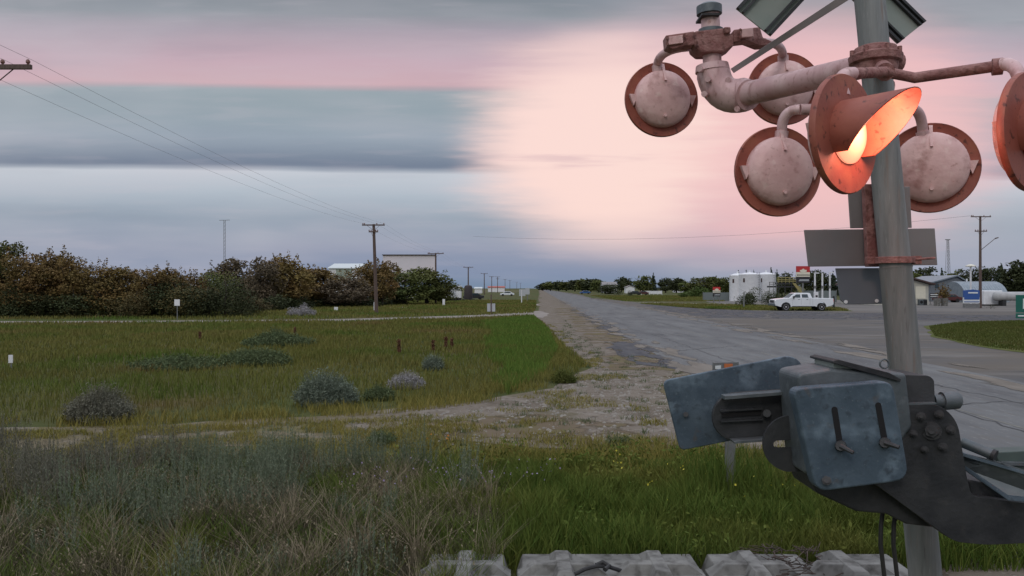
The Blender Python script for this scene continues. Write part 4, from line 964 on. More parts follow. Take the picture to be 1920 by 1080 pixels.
th_ = np.repeat(rng.uniform(.45,1.15,nn2), m_)*rng.uniform(.35,.62,nn2*m_)
V, Q, T = blades(np.stack([tx,ty,np.zeros_like(tx)],1), th_, rng.uniform(.0035,.007,len(tx)), 1.0); grass_obj('straw_tussocks', V, Q, T, M_straw)
cx_, cy_ = scatter(near_l, 12); nn2 = len(cx_); m_ = 90; tx = np.repeat(cx_, m_)+rng.normal(size=nn2*m_)*.08; ty = np.repeat(cy_, m_)+rng.normal(size=nn2*m_)*.08
V, Q, T = blades(np.stack([tx,ty,np.zeros_like(tx)],1), rng.uniform(.15,.42,len(tx)), rng.uniform(.006,.011,len(tx)), .9); grass_obj('green_tussocks', V, Q, T, M_near)
# seed heads on the tallest dry stems
k = rng.uniform(0,1,len(x)) < .05; m_ = 6; xs2, ys2 = np.repeat(x[k], m_), np.repeat(y[k], m_); hh = np.repeat(h[k]*1.1, m_)
lp = np.stack([xs2, ys2, hh*rng.uniform(.75,1.0,len(hh))], 1)+rng.normal(size=(len(hh),3))*.010
V, Q, T = leaves(lp, .010, None, 2.4, 1.5); grass_obj('dry_seedheads', V, Q, T, M_straw)
def sagestuff(poly, dens, hs, seed, m=M_sagest, thr=-.02):
    x, y = scatter(poly, dens/16); k = vnoise(x, y, .85, seed) > thr; x, y = x[k], y[k]; nc = len(x); st_ = 17; n = nc*st_
    ch = np.repeat(hs*rng.uniform(.55,1.30,nc), st_); x = np.repeat(x, st_); y = np.repeat(y, st_)
    a = rng.uniform(0,6.283,n); sp_ = rng.uniform(0,1,n)
    h = ch*rng.uniform(.72,1.08,n)*(1-.35*sp_**2); base_ = np.stack([x+np.cos(a)*sp_*.07,y+np.sin(a)*sp_*.07,np.zeros(n)],1)
    ld = np.stack([np.cos(a),np.sin(a),np.zeros(n)],1)*(h*sp_*.38)[:,None]
    up = np.zeros((n,3)); up[:,2] = h; side = np.stack([np.sin(a),-np.cos(a),np.zeros(n)],1)*.003
    V = np.stack([base_-side, base_+side, base_+up+ld+side*.3, base_+up+ld-side*.3],1).reshape(-1,3); Q = np.arange(n*4).reshape(n,4); T = np.repeat(rng.uniform(0,1,n),4)
    q = 26; k = np.repeat(np.arange(n), q); f = rng.uniform(.18,1.0,n*q)**.8; c = base_[k]+(up[k]+ld[k])*f[:,None]
    d = rng.normal(size=(n*q,3)); d[:,2] = np.abs(d[:,2])*1.0+1.6; d /= np.linalg.norm(d,axis=1)[:,None]       # leaflets point up along the stem
    L_ = (.050*(1.15-f*.75)*rng.uniform(.6,1.2,n*q))[:,None]; w_ = np.cross(d, rng.normal(size=(n*q,3))); w_ /= np.linalg.norm(w_,axis=1)[:,None]
    w_ = w_*.0042
    V2 = np.stack([c, c+d*L_*.5+w_, c+d*L_, c+d*L_*.5-w_],1).reshape(-1,3); Q2 = np.arange(n*q*4).reshape(-1,4)+len(V); T2 = np.repeat(rng.uniform(0,1,n*q),4)
    return grass_obj('sagebrush', np.concatenate([V,V2]), np.concatenate([Q,Q2]), np.concatenate([T,T2]), m)
sagestuff([(-4.6,8.1),(-1.6,8.1),(-.4,9.0),(-.6,10.3),(-1.6,10.7),(-4.6,10.7)], 400, .66, 12.0, thr=-.16)
sagestuff([(-8.5,7.6),(-4.4,7.6),(-4.4,11.2),(-8.5,11.6)], 300, .66, 14.0, M_sagedry, thr=-.16)
sagestuff([(-6.5,5.9),(-1.0,5.9),(-.9,8.4),(-6.5,8.4)], 130, .52, 16.0, M_sagest, thr=.02)
# verge tufts far right and small flowers
x, y = scatter([G(1742,613), G(1800,605), G(1920,602), G(2300,602), G(2300,694), G(2100,688), G(1935,662), G(1830,648), G(1752,631)], 130, 130000)
V, Q, T = blades(np.stack([x,y,np.full_like(x,.02)],1), rng.uniform(.05,.15,len(x)), np.full(len(x), .035), .6); grass_obj('verge_grass', V, Q, T, M_lawn)
for nm_, poly_, dn in (('far_grass', [(X(-300,64),63.2), (X(560,64),63.5), (X(905,74),73.5), (X(1000,80),80), (RD(-.3,100).x,100), (RD(-.5,160).x,160), (X(200,160),160), (X(-300,66.5),66.5)], 16),
                        ('far_grass', [(X(1195,130),128), (X(1270,106),105), (X(1400,91),90.2), (X(1590,88),87.6), (X(1570,100),100), (X(1400,116),116)], 30),
                        ('far_grass', [(RD(16,150).x,150), (RD(17,260).x,260), (X(1330,260),260), (X(1360,150),150)], 7)):
    x, y = scatter(poly_, dn, 120000)
    V, Q, T = blades(np.stack([x,y,np.zeros_like(x)],1), rng.uniform(.08,.30,len(x)), .0010*y, .6); grass_obj(nm_, V, Q, T, M_fgreen)
def flowers(name, poly, dens, z0, z1, s, m):
    x, y = scatter(poly, dens); V, Q, T = leaves(np.stack([x,y,rng.uniform(z0,z1,len(x))],1), s, None, 1.0, 1.5); grass_obj(name, V, Q, T, m)
flowers('yellow_flowers', [(1.2,8.2),(5.0,8.2),(5.0,10.2),(1.2,10.2)], 9, .28, .48, .022, mat('flower_yellow', (.55,.50,.05)))
flowers('lavender_flowers', [(-1.9,8.6),(.6,8.6),(.6,9.6),(-1.9,9.6)], 40, .36, .50, .020, mat('flower_lavender', (.30,.24,.38)))
flowers('orange_flowers', [(-1.4,12.6),(-1.0,12.6),(-1.0,13.5),(-1.4,13.5)], 30, .03, .10, .030, mat('flower_orange', (.65,.22,.03)))
# stones on the gravel
x, y = scatter([G(1240,850), G(1300,710), G(1110,695), G(1000,750), G(720,790), G(720,830)], 60); st = MB()
for a, c_ in zip(x, y):
    s = random.choice((.010,.014,.018,.025,.045))*random.uniform(.7,1.3); st.add([(a+s*random.uniform(.7,1.2)*q[0], c_+s*random.uniform(.7,1.2)*q[1], .006+s*.6*q[2]) for q in ((1,0,0),(0,1,0),(-1,0,0),(0,-1,0),(.1,.1,1))], [(0,1,4),(1,2,4),(2,3,4),(3,0,4)])
st.build('loose_stones', mat('stone', (.26,.24,.21), (.18,.17,.15), 4, .9))['kind'] = 'stuff'
# debris twigs between the last blocks
tw = MB()
for i in range(90):
    a = random.uniform(X(1440,6.7), X(1560,6.7)); c_ = random.uniform(6.4,7.1); t = random.uniform(0,3.14); l = random.uniform(.06,.2)
    tw.tube([(a,c_,.17+random.uniform(0,.05)),(a+l*math.cos(t),c_+l*math.sin(t),.18+random.uniform(0,.05))], .004, 5)
tw.build('dead_twigs', mat('twig', (.09,.06,.05), (.05,.04,.03), 6, .9))['kind'] = 'stuff'

# ------------------------------------------------------------------ utility poles and wires
def insulator(b, x, y, z): b.lathe([(.03,0),(.03,.03),(.055,.05),(.055,.10),(.03,.14),(.01,.15)], 10, o=(x,y,z))
def util_pole(x, Y, h, label, arms=((0.12,1.1),), r=.14, group='utility poles left of the road', rz=0.0, lean=0.0, name='utility_pole'):
    t = thing(name, label, 'utility pole', (x, Y, 0), rz, group)
    b = MB(); b.tube([(0,0,-.3),(lean*.5,0,h*.5),(lean,0,h)], [r,r*.85,r*.68], 12); b.build('pole', M_wood, t, smooth=True)
    for k, (dz_, half) in enumerate(arms):
        z = h-dz_; b = MB(); b.box((lean,-.14,z), (half*2,.10,.12)); ca = b.build('crossarm', M_wood, t)
        b = MB()
        for s in (-1,1): b.tube([(lean+s*half*.55,-.10,z-.04),(lean,-.12,z-.55)], .015, 6)
        build_each(b, 'brace', M_wood, ca)
        for s in (-.92, -.78 if half > 1 else -.5, .3 if k == 0 else .5, .92):
            b = MB(); insulator(b, lean+s*half, -.14, z+.06); b.build('insulator', M_insul, ca, smooth=True)
    return t
WH = 8.45
p0x = X(52,21.7)-.92
util_pole(p0x, 21.7, WH+.1, 'near utility pole at the left picture edge, only its crossarm end showing')
util_pole(X(706,78), 78, 8.7, 'nearest full utility pole, standing beside the lane in front of the brown trees', ((.1,1.1),(.75,.45)), .19, lean=-.28)
util_pole(X(817,125), 125, 7.95, 'utility pole beside the rounded olive tree', ((.1,1.25),), .17)
specs = [(878,210,'utility pole in front of the dark upright tank'), (908,300,'utility pole right of the dark upright tank'), (922,380,'utility pole left of the double armed far pole'), (933,430,'double armed far pole left of the vanishing road'),
         (947,560,'small far utility pole past the double armed one'), (956,640,'second small far utility pole past the double armed one'), (969,820,'tiny far utility pole near the road, left of the last'), (976,980,'last tiny utility pole before the road vanishes')]
for px, Y, lb in specs:
    util_pole(X(px,Y), Y, 8.0 if Y < 400 else 8.6, lb, ((.1,1.3),(1.2,.9)) if 'double' in lb and 'past' not in lb and 'left of the double' not in lb else ((.1,1.3),), .2)
pts_line = [(p0x,21.7,WH+.2), (X(706,78)-.28,78,8.75), (X(817,125),125,8.0)]+[(X(px,Y),Y,8.1 if Y < 400 else 8.7) for px,Y,_ in specs]
for off, lb in ((1.05,'overhead wire on the road side of the left pole line'), (.3,'middle overhead wire of the left pole line'), (-1.0,'overhead wire on the field side of the left pole line')):
    b = MB(); pts = []
    for (xa,ya,za), (xb,yb,zb) in zip(pts_line[:-1], pts_line[1:]):
        for k in range(10):
            t = k/10; sag = 4*t*(1-t)*min(1.0, (yb-ya)*.009); pts.append((xa+(xb-xa)*t+off, ya+(yb-ya)*t, za+(zb-za)*t-sag))
    b.tube([(pts_line[0][0]+off-.3, -20, WH+.2)]+pts, .0045, 5); tag(b.build('overhead_wire', M_wire, org=pts[0]), lb, 'wire', 'wires of the left pole line')
rp = util_pole(X(1838,100), 100, (540-405)/F*100+H, 'dark utility pole with two crossarms and a lamp bracket at right, beside the blue sign', ((.1,1.25),(1.9,.75)), .19, group=None)
b = MB(); b.tube([(.05,0,7.2),(1.9,0,8.7)], .04, 8); b.tube([(1.85,0,8.66),(2.25,0,8.78)], [.08,.06], 8); b.build('lamp_bracket', M_wood, rp)
b = MB(); b.tube([(X(1838,100)-1.1,100,11.5)]+[(X(1838,100)-1.1-k*8,100+k*5,11.5-4*(k/8)*(1-k/8)*1.5) for k in range(1,9)], .015, 5); tag(b.build('overhead_wire', M_wire, org=(X(1838,100)-1.1,100,11.5)), 'faint overhead wire leaving the right utility pole', 'wire')
# thin antenna mast left and lattice tower right
an = thing('antenna_mast', 'thin grey antenna mast rising behind the left trees', 'antenna', (X(421,170),170,0)); b = MB(); zt = (540-413)/F*170+H
for s in (-1,1): b.tube([(s*.16,0,0),(s*.16,0,zt)], .05, 6)
for k in range(int(zt/.8)): b.tube([(-.16,0,k*.8),(.16,0,k*.8+.8)], .025, 4)
b.build('tower_body', M_concpost, an)
b = MB(); b.tube([(-1.1,0,zt),(1.1,0,zt+.05)], .05, 6); b.build('aerial', M_concpost, an)
lt = thing('lattice_tower', 'slender lattice tower behind the grey house at right', 'tower', (X(1777,330),330,0)); b = MB(); zt = (540-450)/F*330+H; w0 = 1.5
for a in range(4):
    sx, sy = (-1 if a < 2 else 1), (-1 if a % 2 else 1); b.tube([(sx*w0*.6,sy*w0*.6,0),(sx*.3,sy*.3,zt)], .07, 5)
for k in range(14):
    z0, z1 = zt*k/14, zt*(k+1)/14; wa, wb = w0*.6-(w0*.6-.3)*k/14, w0*.6-(w0*.6-.3)*(k+1)/14
    b.tube([(-wa,-wa,z0),(wb,-wb,z1)], .05, 4); b.tube([(wa,-wa,z0),(-wb,-wb,z1)], .05, 4); b.tube([(-wb,-wb,z1),(wb,-wb,z1)], .05, 4)
b.build('lattice', M_concpost, lt); b = MB(); b.box((0,0,zt+.15), (1.9,.6,.3)); b.build('antenna_head', M_concpost, lt)

# ------------------------------------------------------------------ small signs at left
def post_sign(name, px, py, Y, w, h, zt, label, m=M_white, pm=M_concpost, back=True, pr=.035):
    t = thing(name, label, 'sign', (X(px,Y),Y,0)); b = MB(); b.tube([(0,.03,-.1),(0,.03,zt)], pr, 8); b.build('post', pm, t)
    b = MB(); b.box((0,0,zt-h/2), (w,.02,h)); b.build('panel', m, t, bevel=.004); return t
post_sign('road_sign', 332, 0, 63.3, .42, .50, 1.60, 'small white sign on a thin post at the far lane edge')
post_sign('marker_post', 20, 0, 24, .13, .24, .50, 'short white marker at the left picture edge in the field', pr=.02)
post_sign('marker_post', 630, 0, 88, .42, .35, .42, 'low white marker beyond the lane left of the utility pole')
post_sign('marker_post', 832, 0, 112, .35, .9, .95, 'low white marker beyond the lane right of the utility pole')
post_sign('marker_post', 703, 0, 80, .25, .8, 1.1, 'white tag standing at the foot of the nearest utility pole')
t = thing('road_sign', 'square grey sign back on a dark post at the lane corner', 'sign', (X(921,75),75,0))
b = MB(); b.tube([(0,-.05,-.1),(0,-.05,1.9)], .055, 8); b.build('post', M_wood, t); b = MB(); b.box((0,.02,.68), (.75,.03,.75)); b.build('panel', mat('grey_sign', (.42,.45,.47), rough=.5), t)
t = thing('road_sign', 'pale large sign with a second small one on a white post left of the road', 'sign', (X(978,130),130,0))
b = MB(); b.tube([(0,.05,-.1),(0,.05,2.2)], .09, 8); b.build('post', M_white, t)
b = MB(); b.box((.1,0,1.75), (1.0,.04,1.1)); b.build('panel', mat('grey_sign', (.42,.45,.47)), t)
t = thing('road_sign', 'second pale sign right behind the large one left of the road', 'sign', (X(989,150),150,0))
b = MB(); b.tube([(0,.05,-.1),(0,.05,2.2)], .07, 8); b.build('post', M_concpost, t); b = MB(); b.box((0,0,1.9), (.8,.04,1.2)); b.build('panel', mat('grey_sign', (.42,.45,.47)), t)
post_sign('marker_post', 1395, 0, 101, .28, .5, 2.0, 'white post standing before the round dark bush', pr=.11)

# ------------------------------------------------------------------ buildings
def gable(name, px0, px1, Y, eave_py, ridge_py, depth, label, wm, rm, cat='building', ridge_along='x', base_extra=None, over=.3, ridge_px=None):
    x0, x1 = X(px0,Y), X(px1,Y); ze = (540-eave_py)/F*Y+H; zr = (540-ridge_py)/F*Y+H
    t = thing(name, label, cat, ((x0+x1)/2, Y, 0)); o = Vector(t.location); b = MB()
    if ridge_along == 'x':
        b.prism([(x0,Y,0),(x0,Y,ze),(x0,Y+depth/2,zr-.1),(x0,Y+depth,ze),(x0,Y+depth,0)], (x1-x0,0,0)); b.build('wall', wm, t, org=o)
        b = MB(); b.prism([(x0-over,Y-over,ze-.1),(x0-over,Y+depth/2,zr),(x0-over,Y+depth+over,ze-.1),(x0-over,Y+depth+over,ze+.08),(x0-over,Y+depth/2,zr+.2),(x0-over,Y-over,ze+.08)], (x1-x0+2*over,0,0)); b.build('roof', rm, t, org=o)
    else:
        xr = X(ridge_px,Y) if ridge_px else (x0+x1)/2
        b.prism([(x0,Y,0),(x1,Y,0),(x1,Y,ze),(xr,Y,zr-.1),(x0,Y,ze)], (0,depth,0)); b.build('wall', wm, t, org=o)
        b = MB(); b.prism([(x0-over,Y-over,ze-.12),(xr,Y-over,zr),(x1+over,Y-over,ze-.12),(x1+over,Y-over,ze+.1),(xr,Y-over,zr+.22),(x0-over,Y-over,ze+.1)], (0,depth+2*over,0)); b.build('roof', rm, t, org=o)
    return t, o
def opening(t, o, name, px0, px1, py0, py1, Y, m, dy=-.05):
    b = MB(); a, c = P(px0,py1,Y), P(px1,py0,Y); b.box(((a.x+c.x)/2, Y+dy+.02, (max(a.z,.02)+c.z)/2), (c.x-a.x, .08, c.z-max(a.z,.02))); return b.build(name, m, t, org=o)
# left, behind the trees
t, o = gable('storage_building', 617, 672, 190, 503, 494, 14, 'white metal building with a pale roof rising behind the left trees', M_white, mat('pale_roof', (.55,.60,.60)))
opening(t, o, 'door', 630, 660, 503, 530, 190, mat('faded_green_door', (.30,.36,.30)))
t = thing('outdoor_screen', 'large pale rectangular screen standing behind the olive trees', 'screen', (X(768,260),260,0)); o = Vector(t.location)
b = MB(); a, c = P(718,530,260), P(817,478,260); b.box(((a.x+c.x)/2,260,(a.z+c.z)/2), (c.x-a.x,.4,c.z-a.z)); b.build('panel', mat('screen_pale', (.70,.66,.70), (.64,.62,.66), .2, .7), t, org=o)
b = MB(); b.box(((a.x+c.x)/2,259.7,c.z), (c.x-a.x+.4,.7,.25)); b.build('top_rail', M_roofbrown, t, org=o)
b = MB()
for s in (.08,.36,.64,.92): b.tube([(a.x+(c.x-a.x)*s,260.5,0),(a.x+(c.x-a.x)*s,260.5,c.z)], .2, 8)
build_each(b, 'support', M_concpost, t, org=o)
tr = MB()
def trailer(px0, px1, Y, h, label, roofm=M_white, z0=.6):
    x0, x1 = X(px0,Y), X(px1,Y); t = thing('parked_trailer', label, 'trailer', ((x0+x1)/2,Y,0)); o = Vector(t.location)
    b = MB(); b.box(((x0+x1)/2, Y+1.2, z0+h/2), (x1-x0,2.4,h)); b.build('body', roofm, t, org=o, bevel=.08)
    b = MB(); b.box(((x0+x1)/2, Y-.03, z0+h*.72), ((x1-x0)*.72,.05,h*.12)); b.build('trim', mat('trim_grey', (.2,.22,.25)), t, org=o)
    for s in (.25,.75):
        b = MB(); b.lathe([(.45,-.12),(.45,.12)], 16, 'Y', (x0+(x1-x0)*s, Y+.2, .45)); b.build('wheel', M_tyre, t, org=o)
trailer(836, 848, 150, 2.0, 'white trailer under the last tree of the left row')
trailer(850, 864, 152, 2.3, 'bright white camper trailer left of the dark upright tank')
trailer(762, 790, 150, 1.6, 'white trailer glimpsed beneath the spreading olive tree')
t = thing('storage_tank', 'dark upright domed tank beside the white trailers', 'tank', (X(878,165),165,0))
b = MB(); b.lathe([(.85,.3),(.88,.5),(.88,2.5),(.7,2.95),(.3,3.1),(.01,3.12)], 20); b.build('shell', mat('dark_brown_tank', (.035,.028,.032)), t, smooth=True)
b = MB(); b.box((0,0,.15), (2.6,2,.3)); b.build('base', M_dark, t)
def simple_car(px, Y, m, label, ln=4.4, flip=False):
    t = thing('parked_car', label, 'car', (X(px,Y),Y,0)); b = MB()
    prof = [(-2.2,.35),(-2.2,.8),(-1.3,.95),(-.7,1.42),(.9,1.42),(1.6,.98),(2.2,.9),(2.2,.35)]
    b.prism([(a*ln/4.4,-.85,z) for a,z in prof], (0,1.7,0)); b.build('body', m, t, bevel=.06)
    b = MB(); b.prism([(a*ln/4.4,-.87,z) for a,z in ((-1.05,.98),(-.62,1.34),(.8,1.34),(1.3,.98))], (0,1.74,0)); b.build('window', M_glass, t)
    for s in (-1.35,1.35):
        b = MB(); b.lathe([(.33,-.88),(.33,.88)], 16, 'Y', (s*ln/4.4,0,.33)); b.build('wheel', M_tyre, t)
simple_car(951, 250, M_carwhite, 'white car parked far left of the road below the poles')
simple_car(888, 170, M_dark, 'dark car beside the dark upright tank')
simple_car(1097, 330, mat('blue_car_paint', (.03,.10,.28), rough=.3), 'blue car parked in the field right of the road', 4.4)
t, o = gable('farm_building', 915, 946, 480, 539, 537.0, 12, 'far pale building with a red roof line left of the road', M_white, mat('red_roof', (.35,.09,.07)))
t, o = gable('farm_building', 890, 903, 380, 541, 539, 10, 'small far white building left of the red roofed one', M_white, mat('pale_roof', (.55,.60,.60)))
# right distance
t, o = gable('house', 1131, 1157, 400, 534, 529, 12, 'white house with a low gable between the distant trees', M_white, mat('grey_roof', (.22,.21,.21)))
for a in (1136, 1148): opening(t, o, 'window', a, a+3, 534.5, 537.5, 400, M_glass)
t, o = gable('house', 1268, 1284, 450, 527, 523, 10, 'pale blue white gable showing behind the trees right of the spruce', M_white, mat('grey_roof', (.22,.21,.21)), ridge_along='y')
t, o = gable('house', 1174, 1190, 380, 539, 536, 6, 'small white shed right of the distant white house', M_white, mat('grey_roof', (.22,.21,.21)), ridge_along='y')
b = MB(); t = thing('white_fence', 'long low white fence under the lone spruce', 'fence', (X(1222,300),300,0))
b.box((0,0,.85), (7.6,.1,1.1)); b.build('fence_panel', M_white, t)
b = MB()
for s in range(6): b.box((-3.8+s*1.52,-.1,.75), (.16,.12,1.5))
build_each(b, 'fence_post', M_white, t)
simple_car(1190, 290, M_dark, 'dark car parked left of the long white fence')
simple_car(1205, 292, mat('maroon_paint', (.08,.02,.02)), 'maroon car parked against the long white fence', 4.2)

# ------------------------------------------------------------------ fuel station at right
YT = 150
def vtank(px0, px1, top, Y, label, nm='fuel_tank'):
    r = (X(px1,Y)-X(px0,Y))/2; cx = (X(px0,Y)+X(px1,Y))/2; h = (540-top)/F*Y+H
    t = thing(nm, label, 'tank', (cx,Y+r,0), group='white fuel tanks of the station'); b = MB()
    b.lathe([(r,0),(r,h-.55),(r*1.01,h-.5),(r*1.01,h-.42),(r*.5,h-.12),(.05,h)], 40); b.build('shell', M_white, t, smooth=True)
    b = MB()
    for s in (-.25,.25): b.tube([(r*.55+s,-r*.86,0),(r*.55+s,-r*.86,h)], .035, 5)
    for k in range(int(h/.45)): b.tube([(r*.55-.25,-r*.86,k*.45),(r*.55+.25,-r*.86,k*.45)], .025, 4)
    b.build('ladder', M_concpost, t)
    b = MB(); b.tube([(0,0,h-.1),(0,0,h+.35)], .18, 10); b.build('vent', M_white, t)
    b = MB(); b.box((-r*.72,-r*.705,h*.72), (.35,.06,.75), Matrix.Rotation(-.79,3,'Z')); b.build('marking', M_roofbrown, t)
vtank(1372, 1402, 512, YT+2, 'narrow white fuel tank, leftmost, behind the round bush')
vtank(1391, 1432, 510, YT, 'wide white fuel tank, middle of the three')
vtank(1424, 1460, 510, YT+3, 'right white fuel tank beside the yellow catwalk')
# catwalk and stairs
Yc = 146
t = thing('loading_catwalk', 'yellow steel catwalk with railing and stairs beside the tanks', 'catwalk', (X(1480,Yc),Yc,0)); o = Vector(t.location)
def bar(b, a, c, r=.06): b.tube([P(*a,Yc), P(*c,Yc)], r, 5)
b = MB(); b.prism([P(1458,530,Yc), P(1494,530,Yc), P(1494,533,Yc), P(1458,533,Yc)], (0,1.6,0)); b.prism([P(1442,536,Yc), P(1494,536,Yc), P(1494,539,Yc), P(1442,539,Yc)], (0,1.2,0)); b.build('deck', M_dark, t, org=o)
b = MB()
for yv in (520.5,524.5,527.5): bar(b, (1458,yv), (1494,yv), .07)
for xv in (1459,1466,1473,1480,1487,1494): bar(b, (xv,520.5), (xv,531), .05)
b.build('railing', M_yellow, t, org=o)
b = MB()
for xv in (1460,1472,1484,1494): bar(b, (xv,531), (xv,566), .09)
build_each(b, 'support', M_dark, t, org=o)
b = MB(); b.prism([P(1486,531,Yc-.1), P(1492,531,Yc-.1), P(1506,549,Yc-.1), P(1500,549,Yc-.1)], (0,.1,0)); b.build('stairs', M_yellow, t, org=o)
b = MB()
for xv in (1443,1450,1456): bar(b, (xv,529), (xv,552), .06)
for yv in (529,533): bar(b, (1442,yv), (1458,yv), .06)
b.build('frame', M_concpost, t, org=o)
# company sign with maple leaf
LEAF = [(0,1),(.12,.72),(.30,.82),(.24,.42),(.45,.62),(.52,.50),(.80,.55),(.70,.28),(.82,.16),(.42,-.12),(.48,-.30),(.06,-.24),(.05,-.62),(-.05,-.62),(-.06,-.24),(-.48,-.30),(-.42,-.12),(-.82,.16),(-.70,.28),(-.80,.55),(-.52,.50),(-.45,.62),(-.24,.42),(-.30,.82),(-.12,.72)]
def fuel_sign(px, Y, w, ztop, k, label, legs):
    t = thing('fuel_sign', label, 'sign', (X(px,Y),Y,0)); z = ztop; h1, h2, h3 = .95*k, .72*k, .95*k
    b = MB(); b.box((0,0,z-h1/2), (w,.3,h1)); b.build('red_panel', M_red, t)
    b = MB(); b.box((0,0,z-h1-h2/2), (w*1.0,.3,h2)); cp = b.build('cream_panel', M_cream, t)
    b = MB(); b.box((0,0,z-h1-h2-h3/2), (w*1.0,.3,h3)); bp = b.build('black_panel', M_signblack, t)
    s = .62*k; b = MB(); b.prism([(a*s*1.15, -.18, z-h1+.02+(c_+.1)*s*.85) for a, c_ in LEAF], (0,.03,0)); b.build('leaf_emblem', M_cream, t)
    b = MB()
    for i in range(12): b.box((-w*.44+i*w*.08, -.16, z-h1-h2*.62), (w*.055,.03,h2*.22))
    b.build('lettering', M_signblack, cp)
    b = MB(); b.prism([(-w*.36,-.18,z-h1-h2-h3*.72),(w*.42,-.18,z-h1-h2-h3*.72),(w*.42,-.18,z-h1-h2-h3*.42),(-w*.26,-.18,z-h1-h2-h3*.42)], (0,.03,0)); b.build('lettering', M_signgrey, bp)
    b = MB()
    for lx in legs: b.tube([(lx,.05,0),(lx,.05,z-h1-h2-h3+.05)], .09 if len(legs) > 1 else .16, 8)
    build_each(b, 'leg', M_concpost, t); return t
fuel_sign(1505.5, 135, 2.25, (540-499)/F*135+H, 1.07, 'tall red, cream and black sign with a maple leaf above the pickup', (0,))
fuel_sign(1343.5, 140, 1.25, (540-538)/F*140+H, .62, 'small red and white leaf sign on two legs left of the tanks', (-.5,.5))
for px, Y, top, hd, lb in ((1528,125,512,1,'white light pole right of the leaf sign, with a short arm'), (1542,124,512,0,'plain white light pole, middle of the three'), (1556,122,511,1,'white light pole nearest the signal mast')):
    t = thing('light_pole', lb, 'light pole', (X(px,Y),Y,0), group='white light poles at the station'); z = (540-top)/F*Y+H
    b = MB(); b.tube([(0,0,0),(0,0,z)], .13, 10); b.build('pole', M_white, t)
    if hd: b = MB(); b.box((.25,0,z), (.75,.3,.14)); b.build('lamp_head', M_white, t)
    b = MB(); b.box((0,-.05,z*.55), (.3,.25,.4)); b.build('bracket', M_concpost, t)
t = thing('fuel_dispenser', 'white cabinet standing between the light poles', 'cabinet', (X(1530,118),118,0)); b = MB(); b.box((0,0,.95), (.55,.5,1.9)); b.build('cabinet', M_white, t, bevel=.04); b = MB(); b.box((0,-.26,1.3), (.3,.03,.3)); b.build('display', M_signblack, t)
t = thing('bollard', 'dark post behind the pickup tail', 'post', (X(1563,96),96,0)); b = MB(); b.tube([(0,0,0),(0,0,1.5),(0,0,1.56)], [.13,.13,.06], 12); b.build('post', M_dark, t)
def fence(px0, px1, Y, h, label, m=M_greyside):
    x0, x1 = X(px0,Y), X(px1,Y); t = thing('slat_fence', label, 'fence', ((x0+x1)/2,Y,0)); n = max(2, int((x1-x0)/2.5)); w = x1-x0
    b = MB(); b.box((0,0,h/2), (w,.06,h*.94)); b.build('fence_panel', m, t)
    for k in range(n+1): b = MB(); b.tube([(-w/2+w*k/n,-.06,0),(-w/2+w*k/n,-.06,h+.08)], .05, 6); b.build('fence_post', M_concpost, t)
fence(1318, 1372, 155, 1.7, 'grey fence left of the tanks behind the small leaf sign', mat('fence_grey_green', (.15,.18,.18)))
fence(1508, 1568, 140, 2.1, 'grey fence behind the light poles', mat('fence_grey_green', (.15,.18,.18)))
# buildings right of the mast
t, o = gable('station_shed', 1640, 1741, 118, 533, 513, 12, 'cream shed with dark brown roof just right of the mast', M_siding, M_roofbrown, ridge_along='y', ridge_px=1672, over=.7)
opening(t, o, 'door', 1717, 1735, 537, 560, 118, M_cream)
for a, mm in ((1722, M_galv), (1729, M_dark)):
    b = MB(); p_ = P(a+4,562,116.8); q = thing('air_conditioner', ('pale' if mm is M_galv else 'black')+' boxy unit on the ground before the cream shed', 'air conditioner', (p_.x,116.8,0)); b.box((0,0,.42), (.6,.6,.84)); b.build('case', mm, q, bevel=.03); b = MB(); b.lathe([(.2,-.32),(.22,-.30)], 16, 'Y', (0,0,.45)); b.build('fan_grille', M_slot, q)
t, o = gable('grey_house', 1745, 1812, 150, 531, 518, 12, 'grey house with a broad gable beyond the cream shed', M_greyside, M_tin, ridge_along='y', ridge_px=1793, over=.5)
opening(t, o, 'window', 1753, 1760, 532, 540, 150, M_glass); opening(t, o, 'porch', 1791, 1812, 533, 560, 149.8, M_greyside, -.3)
opening(t, o, 'door', 1768, 1782, 540, 560, 150, M_roofbrown)
gd = opening(t, o, 'garage_door', 1796, 1810, 537, 559, 149.5, mat('garage_grey', (.22,.24,.25)), -.2)
b = MB()
for k in range(4): b.box((X(1803,149), 149.2, .6+k*.45), (1.1,.03,.08))
b.build('door_seam', M_slot, gd, org=o)
# quonset
x0, x1 = X(1812,140), X(1893,140); Rr = (540-528)/F*140+H
t = thing('quonset_shed', 'round roofed corrugated metal shed at right', 'shed', ((x0+x1)/2,140,0)); b = MB(); n = 18; segs = 34; vs = []
for i in range(segs+1):
    xx = -(x1-x0)/2+(x1-x0)*i/segs; rr_ = 1+(.022 if i % 2 else 0)
    for k in range(n+1):
        a = math.pi*k/n; vs.append((xx, 4.2-4.2*math.cos(a)*rr_, Rr*math.sin(a)*rr_))
b.add(vs, [(i*(n+1)+k, i*(n+1)+k+1, (i+1)*(n+1)+k+1, (i+1)*(n+1)+k) for i in range(segs) for k in range(n)] + [tuple(range(n+1)), tuple(range(segs*(n+1), (segs+1)*(n+1)))[::-1]])
b.build('arched_roof', M_tin, t)
b = MB(); b.tube([(-(x1-x0)/2*.35,4.2,Rr-.1),(-(x1-x0)/2*.35,4.2,Rr+.55)], .12, 8); b.build('vent', M_white, t)
